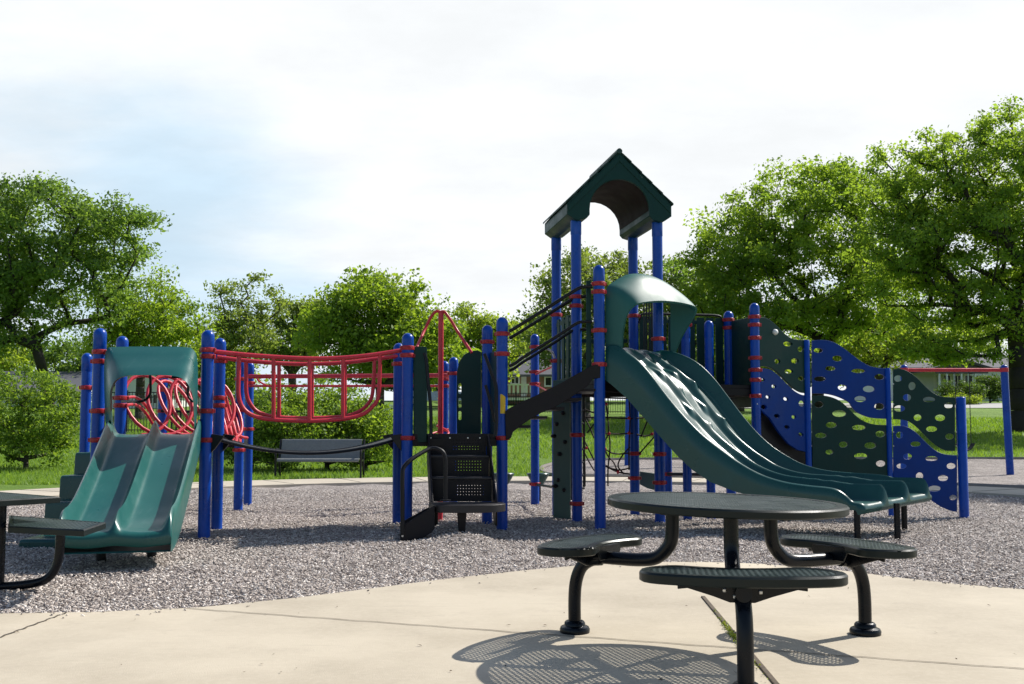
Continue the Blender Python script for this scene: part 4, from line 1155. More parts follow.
# ---- hood over the triple slide
def hood():
    A = Vector((1.06, 11.27, 0)); B = Vector((1.94, 12.10, 0)); w = (B - A)
    dv = Vector((0.30, -0.13, 0))
    back = [(0, 1.93, 0), (0, 2.25, 0), (0, 2.55, 0), (.025, 2.69, 0), (.12, 2.77, 0), (.30, 2.87, 0), (.5, 2.91, 0), (.7, 2.88, 0), (.88, 2.79, 0), (.975, 2.70, 0), (1, 2.55, 0), (1, 2.25, 0), (1, 1.93, 0)]
    mid_ = [(0, 1.93, .3), (0, 2.25, .35), (-.005, 2.53, .42), (.025, 2.64, .5), (.12, 2.71, .55), (.30, 2.80, .55), (.5, 2.83, .55), (.7, 2.81, .55), (.88, 2.735, .55), (.98, 2.65, .52), (1.01, 2.53, .45), (1.0, 2.25, .22), (1, 1.93, .02)]
    frnt = [(0, 1.93, .55), (0, 2.2, .62), (.0, 2.38, .78), (.03, 2.47, .95), (.10, 2.51, 1.06), (.30, 2.55, 1.15), (.5, 2.565, 1.18), (.7, 2.565, 1.16), (.90, 2.55, 1.1), (.985, 2.51, 1.0), (1.0, 2.42, .85), (1, 2.2, .42), (1, 1.93, .05)]
    rows = []
    for ctl in (back, mid_, frnt):
        P = cr([A + w * e + dv * g_ + Vector((0, 0, z)) for e, z, g_ in ctl], 5); rows.append(P)
    full = []
    for k in range(9):
        g_ = k / 8
        full.append([p * ((1 - g_) * (1 - 2 * g_)) + q * (4 * g_ * (1 - g_)) + r * (g_ * (2 * g_ - 1)) for p, q, r in zip(*rows)])
    th = 0.03; c = (A + B) / 2 + Vector((0, 0, 2.0)) + dv * .3
    loops = [r + [p + (Vector((c.x, c.y, min(p.z, 2.3))) - p).normalized() * th for p in r][::-1] for r in full]
    b = MB(); b.loft(loops, caps=True)
    return b.build('slide_hood', M_hood, PS, 50)
hood()

# ---- wavy climbing wall with holes
W0 = Vector((G2.x + 0.03, G2.y - 0.02, 0)); W1 = Vector((3.78, 12.85, 0)); W2 = Vector((4.86, 12.95, 0)); W3 = Vector((5.68, 12.66, 0))
def wallpanel(A, B, outer, holes, mat):
    d = (B - A).normalized(); n = Vector((-d.y, d.x, 0))
    def cv(p): q = onp(p[0], p[1], A, B); return ((q - A).dot(d), q.z)
    hp = []
    for (hx, hy, rx, ry, rot) in holes:
        hp.append([cv((hx + rx * math.cos(R(a)) * math.cos(rot) - ry * math.sin(R(a)) * math.sin(rot), hy + rx * math.cos(R(a)) * math.sin(rot) + ry * math.sin(R(a)) * math.cos(rot))) for a in range(0, 360, 18)])
    ob = polyfill([cv(p) for p in outer], hp, 0.026, lambda s, z, t: A + d * s + n * t + Vector((0, 0, z)))
    return ob.build('wall_panel', mat, PS, 30)
def smooth2(pts, n=5): return [(p.x, p.y) for p in cr([Vector((a, c, 0)) for a, c in pts], n)]
up1 = smooth2([(758, 318), (763, 317.5), (769, 320), (776, 326), (784, 334), (791, 338.5), (798, 339.8), (806, 340)])
lo1 = smooth2([(758, 369), (764, 368.5), (771, 370.5), (778, 376), (786, 384), (793, 390.5), (800, 394.5), (806, 395.5)])
wallpanel(W0, W1, up1 + [(806, 393)] + [(x, y - 2.2) for x, y in reversed(lo1)][1:], [(774, 345, 1, 1, 0)][:0] +
          [(774.5, 332, 3.1, 3.0, 0), (787, 344, 4.6, 2.4, 0.1), (800, 349, 3.2, 2.8, 0), (776.5, 361.5, 2.8, 2.6, 0.3), (794, 361, 3.8, 2.6, 0), (788, 371.5, 4.2, 2.2, 0), (800.5, 378.5, 3.4, 2.4, 0)], M_panelg)
wallpanel(W0, W1, lo1 + [(806, 452), (797, 450), (788, 444), (778, 432), (769, 418), (758, 408)],
          [(762, 380, 2, 1.6, 0), (773, 386.5, 2.4, 1.8, 0.2), (767, 397, 2.2, 1.6, 0.3), (785, 399, 2.6, 1.8, 0.3), (801, 403.5, 3.2, 3.0, 0), (763, 407, 3.0, 2.2, 0.2), (776, 416, 2.8, 2.0, 0.2), (793, 417, 2.4, 1.8, 0.3), (786, 427, 2.6, 1.8, 0.3), (800, 434.5, 2.6, 1.8, 0.3)], M_panelb)
up2 = smooth2([(812, 340.5), (822, 340), (831, 341.5), (840, 346), (850, 353.5), (860, 361), (869, 366), (879, 368), (889, 368.5)])
ub2 = smooth2([(889, 418.8), (880, 418.6), (870, 417.6), (861, 414.5), (855, 411), (851, 406), (848, 402), (838, 397), (826, 394), (812, 393.5)])
wallpanel(W1, W2, up2 + ub2, [(818, 350.5, 4.6, 2.4, 0), (837, 358.5, 5.2, 3.0, 0), (830, 368.5, 5.2, 2.4, 0), (858, 371, 7, 2.2, 0), (819.5, 379, 6, 2.5, 0), (842, 387.5, 4.6, 2.8, 0), (868.5, 389, 6, 3.2, 0), (879, 377, 5, 3, 0), (860, 399, 6, 3, 0), (879, 406.5, 5.2, 3.4, 0)], M_panelb)
lo2 = smooth2([(812, 396), (822, 395.5), (832, 397.5), (841, 402), (850, 410.5), (859, 418.5), (868, 423), (878, 424.8), (889, 425)])
wallpanel(W1, W2, lo2 + [(889, 480), (860, 484), (830, 479), (812, 470)],
          [(818.5, 404.5, 4.6, 3.2, 0), (839, 413.5, 7, 3.4, 0), (831, 425, 5.6, 2.9, 0), (858.5, 427.5, 7, 2.6, 0), (820.5, 435.5, 5.8, 2.6, 0), (880, 434, 5, 3.2, 0), (843, 444.5, 4.6, 3, 0), (870, 445.5, 6, 3.2, 0), (860.5, 456, 6.8, 3, 0), (880.5, 463.5, 5, 3.2, 0), (829, 452, 4, 2.4, 0)], M_panelg)
up3 = smooth2([(893, 369.2), (901, 369), (908, 371.5), (917, 378), (926, 387), (934, 393.5), (942, 396.5), (955, 397.5)])
ub3 = smooth2([(955, 451), (946, 450.5), (939, 447.5), (931, 441.5), (922, 432.5), (914, 425), (907, 420.8), (899, 419.4), (893, 419.2)])
wallpanel(W2, W3, up3 + ub3, [(898, 378.5, 3.8, 3.2, 0), (912, 386, 3.4, 4, 0.2), (907, 397.5, 4, 3.4, 0), (929, 399.5, 6, 2.6, 0), (948.5, 405.5, 4.2, 3, 0), (899.5, 408.5, 5.4, 3.2, 0), (917.5, 417.5, 3.8, 3.2, 0), (940, 417.8, 5, 3.2, 0), (931.5, 429, 5.4, 2.8, 0), (949.5, 436.5, 4.2, 3, 0)], M_panelg)
lo3 = smooth2([(893, 426), (902, 425.8), (909, 427.8), (917, 433.5), (926, 442.5), (934, 449.5), (942, 453.5), (950, 455), (957, 455.2)])
wallpanel(W2, W3, lo3 + [(957, 512), (950, 510.5), (941, 507), (932, 501), (923, 491.5), (916, 484), (905, 479), (893, 478)],
          [(899.5, 435, 3.6, 3.2, 0), (915.5, 444, 5, 2.6, 0), (907.5, 456.5, 4.2, 3, 0), (931.5, 458.5, 6.2, 2.4, 0), (901.5, 466, 5, 2.6, 0), (951, 466, 4.4, 3, 0), (919.5, 476, 3.6, 3.6, 0), (943, 478, 5, 3, 0), (934.5, 488.5, 6, 3, 0), (953, 497.5, 4, 3, 0)], M_panelb)
panel([onp(x, y, W0 + Vector((0, .12, 0)), W1 + Vector((0, .12, 0))) for x, y in ((752, 392), (806, 440), (812, 482), (790, 478), (752, 455))], 0.03, M_blackdeck, 'lower_panel', n=(-.3, 1, 0))
def wpost(w, ytop, yfoot, r=0.035, mat=None):
    px = 512 + w.x / w.y * 1000
    zt = at(px, ytop, w.y).z; b = MB(); b.lathe((w.x, w.y, 0), [(r, -0.2), (r, zt - 0.01), (r * .8, zt)], 16)
    return b.build('wall_post', M_blue, PS, 50)
wpost(Vector((W1.x + .01, W1.y - .02, 0)), 340, 0, 0.040); wpost(Vector((W2.x + .005, W2.y - .02, 0)), 368, 0, 0.034); wpost(Vector((W3.x, W3.y - .0, 0)), 397, 0, 0.058)
# red bar seen through the wall holes, pale grab knob
b = MB(); b.lathe((0, 0, 0), [(0.001, -0.02), (0.035, 0), (0.04, 0.03), (0.02, 0.055), (0.001, 0.06)], 14)
q = onp(774.5, 332, W0, W1); rm = Matrix.Rotation(R(100), 3, 'X'); b.v = [tuple(rm @ Vector(v) + q) for v in b.v]
b.build('wall_grip', M_white, PS, 50)
b = MB()
for px in (757, 806, 811, 889, 893, 956):
    for py in (352, 362, 384, 404, 432, 446):
        A_, B_ = (W0, W1) if px < 808 else ((W1, W2) if px < 891 else (W2, W3))
        if px > 950 and py < 400: continue
        if px == 757 and py > 405: continue
        if 885 < px < 900 and py < 372: continue
        q = onp(px, py, A_, B_) - Vector((0, 0.016, 0)); b.box(q, (0.014, 0.012, 0.014))
b.build('wall_bolt', M_steel, PS, 0, bevel=0.002)

# ================================================================== STEPPING PODS beside the structure
def pod(px, py_top, Y, label):
    c = at(px, py_top, Y); t = thing('stepping_pod', label, 'stepping pod', (c.x, Y, 0), 'stepping pods')
    b = MB(); h = c.z
    b.lathe((c.x, Y, 0), [(0.05, h - 0.20), (0.09, h - 0.17), (0.17, h - 0.03), (0.18, h - 0.01), (0.17, h), (0.02, h + 0.004)], 22); b.build('pod_top', M_dgreen, t, 40)
    b = MB(); b.tube([(c.x, Y, -0.15), (c.x, Y, h - 0.17)], 0.045, 12); b.build('pod_post', M_tleg, t)
pod(538, 473, 15.6, 'dark green cone shaped stepping pod behind the slim blue post')
pod(503, 473, 15.9, 'dark green stepping pod half hidden behind the blue stair post')

# ================================================================== ROUND PICNIC TABLE
def grid_plate(inside, x0, x1, y0, y1, pitch, hr, z0, z1, rot=0.0, c=(0, 0), keep=None):
    """perforated plate: each cell is a square with an eight-sided hole, top, bottom and hole wall"""
    b = MB(); ca, sa = math.cos(rot), math.sin(rot)
    nx = int((x1 - x0) / pitch); ny = int((y1 - y0) / pitch); h = pitch / 2
    for i in range(nx):
        for j in range(ny):
            x = x0 + (i + .5) * pitch; y = y0 + (j + .5) * pitch
            X = x * ca - y * sa + c[0]; Y = x * sa + y * ca + c[1]
            if not inside(X, Y): continue
            vs = []
            for z in (z1, z0):
                for (sx, sy) in ((-1, -1), (1, -1), (1, 1), (-1, 1)):
                    a, e = x + sx * h, y + sy * h; vs.append((a * ca - e * sa + c[0], a * sa + e * ca + c[1], z))
                for k in range(8):
                    t = R(-135 + 45 * k); a, e = x + hr * math.cos(t), y + hr * math.sin(t); vs.append((a * ca - e * sa + c[0], a * sa + e * ca + c[1], z))
            fs = []
            for o in (0, 12):
                for k in range(4):
                    p0, p1 = o + k, o + (k + 1) % 4; q0, q1, q2 = o + 4 + 2 * k, o + 4 + (2 * k + 1) % 8, o + 4 + (2 * k + 2) % 8
                    f = [(p0, q1, q0), (p0, p1, q1), (p1, q2, q1)]
                    fs += f if o == 0 else [t_[::-1] for t_ in f]
            for k in range(8): fs.append((4 + k, 4 + (k + 1) % 8, 16 + (k + 1) % 8, 16 + k))
            b.add(vs, fs)
    return b
def plain(b, name, mat, parent):
    me = bpy.data.meshes.new(name); base = LOC[parent.name]
    me.from_pydata([tuple(Vector(v) - base) for v in b.v], [], b.f)
    return link(name, me, mat, parent, 0)
FL, FR_, FF = Vector((0.33, 5.34, 0)), Vector((1.84, 5.29, 0)), Vector((0.925, 4.03, 0))
TC = Vector((1.035, 4.88, 0))
PT_ = thing('picnic_table', 'round dark green perforated picnic table with three attached seats on the concrete pad', 'picnic table', TC)
ZTOP, RT = 0.718, 0.57
tilt = Matrix.Rotation(R(1.6), 3, 'Y') @ Matrix.Rotation(R(0.5), 3, 'X')
def tiltb(b):
    b.v = [tuple(tilt @ (Vector(v) - Vector((TC.x, TC.y, ZTOP))) + Vector((TC.x, TC.y, ZTOP))) for v in b.v]; return b
b = grid_plate(lambda x, y: math.hypot(x - TC.x, y - TC.y) < RT - 0.03, -0.6, 0.6, -0.6, 0.6, 0.0255, 0.0088, ZTOP - 0.006, ZTOP, 0.3, (TC.x, TC.y))
# solid ribs where the table's under-frame runs
top_o = plain(tiltb(b), 'tabletop', M_table, PT_)
b = MB(); b.lathe(TC, [(RT - 0.055, ZTOP - 0.005), (RT - 0.055, ZTOP + 0.0015), (RT - 0.008, ZTOP + 0.002), (RT, ZTOP - 0.006), (RT, ZTOP - 0.032), (RT - 0.006, ZTOP - 0.038), (RT - 0.014, ZTOP - 0.036), (RT - 0.018, ZTOP - 0.012)], 96)
n96 = 96
b.f = [f for f in b.f if len(f) == 4]; b.f += [((7) * n96 + k, (7) * n96 + (k + 1) % n96, (k + 1) % n96, k) for k in range(n96)]
tiltb(b).build('rim', M_rim, top_o, 40)
b = MB()
for k in range(3):
    a = R(30 + 60 * k) + 0.3
    b.beam((TC.x - 0.53 * math.cos(a), TC.y - 0.53 * math.sin(a), ZTOP - 0.026), (TC.x + 0.53 * math.cos(a), TC.y + 0.53 * math.sin(a), ZTOP - 0.026), 0.03, 0.036)
tiltb(b).build('under_frame', M_tleg, top_o, 0)
def seat(F):
    d = (F - TC); d.z = 0; L = d.length; d.normalize(); th = math.atan2(d.y, d.x)
    rs, hl, hw, zs = L - (0.095 if F is FR_ else 0.062), 0.405, 0.148, 0.482
    half = hl / rs
    ol = []
    for k in range(-12, 13): a = th + half * 0.72 * k / 12; ol.append((rs + hw, a))
    for k in range(1, 10):
        q = math.pi / 2 - math.pi * k / 10; ol.append((rs + hw * math.sin(q), th + half * 0.72 + half * 0.30 * math.cos(q)))
    for k in range(12, -13, -1): a = th + half * 0.72 * k / 12; ol.append((rs - hw * (1 - 0.10 * (1 - abs(k) / 12)), a))
    for k in range(1, 10):
        q = -math.pi / 2 - math.pi * k / 10; ol.append((rs + hw * math.sin(q), th - half * 0.72 + half * 0.30 * math.cos(q)))
    pts = [Vector((TC.x + r * math.cos(a), TC.y + r * math.sin(a), 0)) for r, a in ol]
    n = len(pts); cen = TC + d * rs
    def inside(x, y, m=0.022):
        c = False; j = n - 1
        for i in range(n):
            a, e = pts[i], pts[j]
            if (a.y > y) != (e.y > y) and x < (e.x - a.x) * (y - a.y) / (e.y - a.y) + a.x: c = not c
            j = i
        if not c: return False
        return min((Vector((x, y, 0)) - p).length for p in pts) > m
    b = grid_plate(inside, -0.55, 0.55, -0.3, 0.3, 0.0245, 0.0086, zs - 0.005, zs, th + math.pi / 2, (cen.x, cen.y))
    s = plain(b, 'seat', M_table, PT_)
    b = MB(); prof = [(0.045, 0.0), (0.045, 0.0015), (0.008, 0.002), (0, -0.006), (0, -0.036), (0.006, -0.041), (0.014, -0.038), (0.018, -0.010)]
    nrms = []
    for i in range(n):
        t = (pts[(i + 1) % n] - pts[i - 1]).normalized(); nr = Vector((t.y, -t.x, 0))
        if nr.dot(pts[i] - cen) < 0 and False: nr = -nr
        nrms.append(nr)
    sg = 1 if sum(nr.dot(p - cen) for nr, p in zip(nrms, pts)) > 0 else -1
    loops = [[p - nr * sg * off + Vector((0, 0, zs + dz)) for off, dz in prof] for p, nr in zip(pts, nrms)]
    b.loft(loops, closed_section=True, closed_path=True); b.build('rim', M_rim, s, 40)
    # bracket plate under the seat, with bolts
    tan = Vector((-d.y, d.x, 0)); b = MB(); c0 = TC + d * (rs - 0.04)
    b.prism([c0 + tan * x + Vector((0, 0, z)) for x, z in ((-0.26, zs - 0.012), (0.26, zs - 0.012), (0.26, zs - 0.075), (0.22, zs - 0.07), (0.12, zs - 0.10), (0.05, zs - 0.125), (-0.05, zs - 0.125), (-0.12, zs - 0.10), (-0.22, zs - 0.07), (-0.26, zs - 0.075))], d * 0.012)
    b.prism([c0 - d * 0.11 + tan * x + Vector((0, 0, z)) for x, z in ((-0.14, zs - 0.012), (0.14, zs - 0.012), (0.10, zs - 0.085), (-0.10, zs - 0.085))], d * 0.01)
    br_ = b.build('bracket', M_tleg, s, 30, bevel=0.003)
    b = MB()
    for x, z in ((-0.072, zs - 0.075), (0.072, zs - 0.08), (-0.03, zs - 0.10)):
        b = MB(); q = c0 + tan * x + d * 0.016 + Vector((0, 0, z)); b.box(q, (0.016, 0.016, 0.016), th)
        b.build('bolt', M_steel, br_, 0, bevel=0.004)
    # arm from under the tabletop
    b = MB()
    A = [TC + d * 0.28 + Vector((0, 0, 0.69)), TC + d * 0.28 + Vector((0, 0, 0.60)), TC + d * 0.285 + Vector((0, 0, 0.52)), TC + d * 0.31 + Vector((0, 0, 0.470)), TC + d * 0.37 + Vector((0, 0, 0.420)), TC + d * 0.46 + Vector((0, 0, 0.403)), TC + d * 0.62 + Vector((0, 0, 0.401)), TC + d * (L - 0.02) + Vector((0, 0, 0.403))]
    b.tube(cr(A, 7), 0.034, 18)
    b.prism([TC + d * 0.22 + tan * x + Vector((0, 0, 0.690)) for x in (-0.08, 0.08)] + [TC + d * 0.36 + tan * x + Vector((0, 0, 0.690)) for x in (0.07, -0.07)], (0, 0, -0.014))
    b.build('arm', M_tleg, PT_, 50)
    b = MB()
    A = [TC + d * (L - 0.16) + Vector((0, 0, 0.392)), TC + d * (L - 0.10) + Vector((0, 0, 0.382)), TC + d * (L - 0.045) + Vector((0, 0, 0.345)), TC + d * (L - 0.012) + Vector((0, 0, 0.275)), TC + d * L + Vector((0, 0, 0.18)), TC + d * L + Vector((0, 0, 0.02))]
    b.tube(cr(A, 7), 0.0335, 18)
    lg = b.build('leg', M_tleg, PT_, 50)
    b = MB(); b.lathe(F, [(0.078, 0.0), (0.080, 0.018), (0.074, 0.030), (0.056, 0.038), (0.054, 0.052), (0.047, 0.060), (0.040, 0.062)], 28)
    b.build('base_flange', M_tleg, lg, 35)
for F in (FL, FR_, FF): seat(F)

# ================================================================== SMALL SQUARE PICNIC TABLE at the left edge
LT = thing('picnic_table', 'low square mesh picnic table on the wood chips left of the double slide', 'picnic table', (-3.75, 6.85, 0))
def rect_plate(pts, z, name, parent, rimw=0.035):
    P = [Vector((p[0], p[1], 0)) for p in pts]; n = len(P); c = sum(P, Vector()) / n
    def inside(x, y):
        for i in range(n):
            a, e = P[i], P[(i + 1) % n]; t = (e - a).normalized(); nr = Vector((-t.y, t.x, 0))
            if nr.dot(c - a) < 0: nr = -nr
            if nr.dot(Vector((x, y, 0)) - a) < 0.02: return False
        return True
    ang = math.atan2((P[1] - P[0]).y, (P[1] - P[0]).x)
    ext = max((p - c).length for p in P)
    g_ = grid_plate(inside, -ext, ext, -ext, ext, 0.030, 0.0105, z - 0.005, z, ang, (c.x, c.y))
    s = plain(g_, name, M_table, parent)
    b = MB(); loops = []
    prof = [(rimw, 0.0), (rimw, 0.0015), (0.008, 0.002), (0, -0.006), (0, -0.040), (0.010, -0.042), (0.014, -0.012)]
    for p in P:
        r_ = (p - c).normalized() * 1.25
        loops.append([p - r_ * off + Vector((0, 0, z + dz)) for off, dz in prof])
    b.loft(loops, closed_section=True, closed_path=True); b.build('rim', M_rim, s, 40)
    return s
tq = [gnd(x, y, 0.61) for x, y in ((62, 494.6), (-70, 513), (-150, 503), (20, 490.5))]
tq = [(-3.14, 7.0), (-3.72, 6.18), (-4.62, 6.78), (-3.92, 7.62)]
rect_plate(tq, 0.60, 'tabletop', LT)
sq = [(-2.72, 6.70), (-3.28, 6.38), (-3.72, 6.95), (-3.16, 6.98)]
s0 = gnd(106, 522.5, 0.435); s1 = gnd(84, 530, 0.435); s2 = gnd(8, 526.5, 0.435); s3 = gnd(9, 515.5, 0.435)
rect_plate([(s0.x, s0.y), (s1.x, s1.y), (s2.x, s2.y), (s3.x, s3.y)], 0.435, 'seat', LT, 0.03)
b = MB(); b.tube([(-3.50, 6.88, -0.1), (-3.50, 6.88, 0.58)], 0.045, 16); b.build('pedestal', M_tleg, LT, 50)
b = MB(); a0 = at(60.5, 533, 6.86)
b.tube(cr([Vector((a0.x, 6.86, 0.42)), Vector((a0.x, 6.86, 0.30)), Vector((a0.x - .01, 6.86, 0.18)), Vector((a0.x - 0.05, 6.86, 0.09)), Vector((a0.x - 0.12, 6.86, 0.04)), Vector((a0.x - 0.25, 6.87, 0.015)), Vector((-3.50, 6.88, 0.0))], 7), 0.030, 14)
b.build('arm', M_tleg, LT, 50)
b = MB(); b.beam((a0.x - 0.16, 6.86, 0.41), (a0.x + 0.20, 6.86, 0.41), 0.04, 0.03); b.build('bracket', M_tleg, LT, 0, bevel=0.004)

# ================================================================== BENCH behind the sidewalk
Yb = 22.9
bl, brr = at(278, 478, Yb).x, at(366, 478, Yb).x
BN = thing('park_bench', 'dark grey metal park bench behind the sidewalk under the shrubs', 'bench', ((bl + brr) / 2, Yb, 0))
x0, x1 = bl + 0.05, brr - 0.12
def sheet_prof(prof, name):
    b = MB(); L1 = [Vector((x0, Yb + y, z)) for y, z in prof]; L2 = [Vector((x1, Yb + y, z)) for y, z in prof]
    lo = []
    P = cr([Vector((0, y, z)) for y, z in prof], 5)
    up = [p for p in P]; 
    ring = [Vector((0, p.y, p.z)) for p in up] + [Vector((0, p.y + 0.012, p.z - 0.022)) for p in reversed(up)]
    b.loft([[Vector((x0, Yb, 0)) + r for r in ring], [Vector((x1, Yb, 0)) + r for r in ring]], caps=True)
    return b.build(name, M_bench, BN, 40)
M_bench = surf('bench_coated_mesh', (0.17, 0.18, 0.18), 0.5, 0.15, 20, bump=0.5, bscale=120)
sheet_prof([(-0.36, 0.40), (-0.33, 0.445), (-0.25, 0.46), (-0.05, 0.43), (0.0, 0.44)], 'seat')
sheet_prof([(0.01, 0.46), (0.05, 0.58), (0.10, 0.74), (0.14, 0.85), (0.17, 0.885), (0.20, 0.875)], 'backrest')
for xx in (x0 - 0.03, x1 + 0.05):
    b = MB()
    b.tube(cr([(xx, Yb - 0.36, 0.0), (xx, Yb - 0.34, 0.30), (xx, Yb - 0.36, 0.55), (xx, Yb - 0.31, 0.64), (xx, Yb - 0.2, 0.66), (xx, Yb - 0.02, 0.64), (xx, Yb + 0.06, 0.60)], 5), 0.025, 8)
    b.build('armrest', M_black, BN)
    b = MB(); b.tube(cr([(xx, Yb + 0.13, 0.0), (xx, Yb + 0.03, 0.28), (xx, Yb + 0.02, 0.44), (xx, Yb + 0.10, 0.72), (xx, Yb + 0.16, 0.88)], 5), 0.025, 8)
    b.build('leg', M_black, BN)
    b = MB(); b.beam((xx, Yb - 0.34, 0.40), (xx, Yb + 0.04, 0.41), 0.03, 0.04); b.build('side_bar', M_black, BN, 0)

# ================================================================== SWING SETS beyond the sidewalk
def swing_set(pa, pb, fa, ta, Y, label, r=0.085):
    xa, xb = at(pa, fa, Y).x, at(pb, fa, Y).x; zt = at(pa, ta, Y).z; zg = tz(xa, Y)
    t = thing('swing_set', label, 'swing set', ((xa + xb) / 2, Y, zg))
    for x, s in ((xa, 1), (xb, -1)):
        b = MB(); z0 = zg - 0.2
        b.tube([(x - s * 0.0, Y, z0), (x + s * 0.07, Y, zt - 0.08)], r, 16)
        b.lathe((x + s * 0.07, Y, zt - 0.08), [(r, -0.01), (r * 1.03, 0.02), (r * .7, 0.07), (0.005, 0.09)], 16); b.build('post', M_blue, t, 50)
    b = MB(); b.tube([(xa + 0.07, Y, zt - 0.12), (xb - 0.07, Y, zt - 0.12)], 0.045, 12); b.build('top_beam', M_red, t)
    for x in (xa + 0.07, xb - 0.07):
        b = MB(); b.lathe((x, Y, zt - 0.12), [(r + .002, -0.05), (r + 0.015, -0.045), (r + 0.015, 0.045), (r + .002, 0.05)], 16); b.build('clamp', M_red, t, 40)
    return xa, xb, zt, zg
xa, xb, zt, zg = swing_set(904, 1010.5, 474, 365, 24.0, 'blue post swing set with red top beam right of the climbing wall')
xs_ = at(966, 440, 24).x
SWG = thing('swing', 'black swing seat on chains hanging under the red beam', 'swing', (xs_, 24, 0.7))
zsw = at(966, 447, 24).z
b = MB()
for dx in (-0.22, 0.12):
    for k in range(40):
        z = zsw + 0.04 + (zt - 0.14 - zsw - 0.04) * (k + 0.5) / 40; b.box((xs_ + dx, 24, z), (0.010 if k % 2 else 0.016, 0.016 if k % 2 else 0.010, (zt - zsw) / 40 * 0.95))
b.build('chain', M_iron, SWG, 0)
b = MB(); P = cr([Vector((xs_ - 0.23, 23.95, zsw + 0.07)), Vector((xs_ - 0.14, 23.95, zsw - 0.05)), Vector((xs_ - 0.03, 23.95, zsw - 0.08)), Vector((xs_ + 0.07, 23.95, zsw - 0.03)), Vector((xs_ + 0.15, 23.95, zsw + 0.08))], 5)
b.loft([[p + Vector((0, -0.09, 0.012)), p + Vector((0, 0.12, 0.012)), p + Vector((0, 0.12, -0.012)), p + Vector((0, -0.09, -0.012))] for p in P], caps=True); b.build('seat', M_rubber, SWG, 40)
swing_set(627, 712, 465, 378, 28.0, 'blue post swing set standing behind the tower', 0.08)

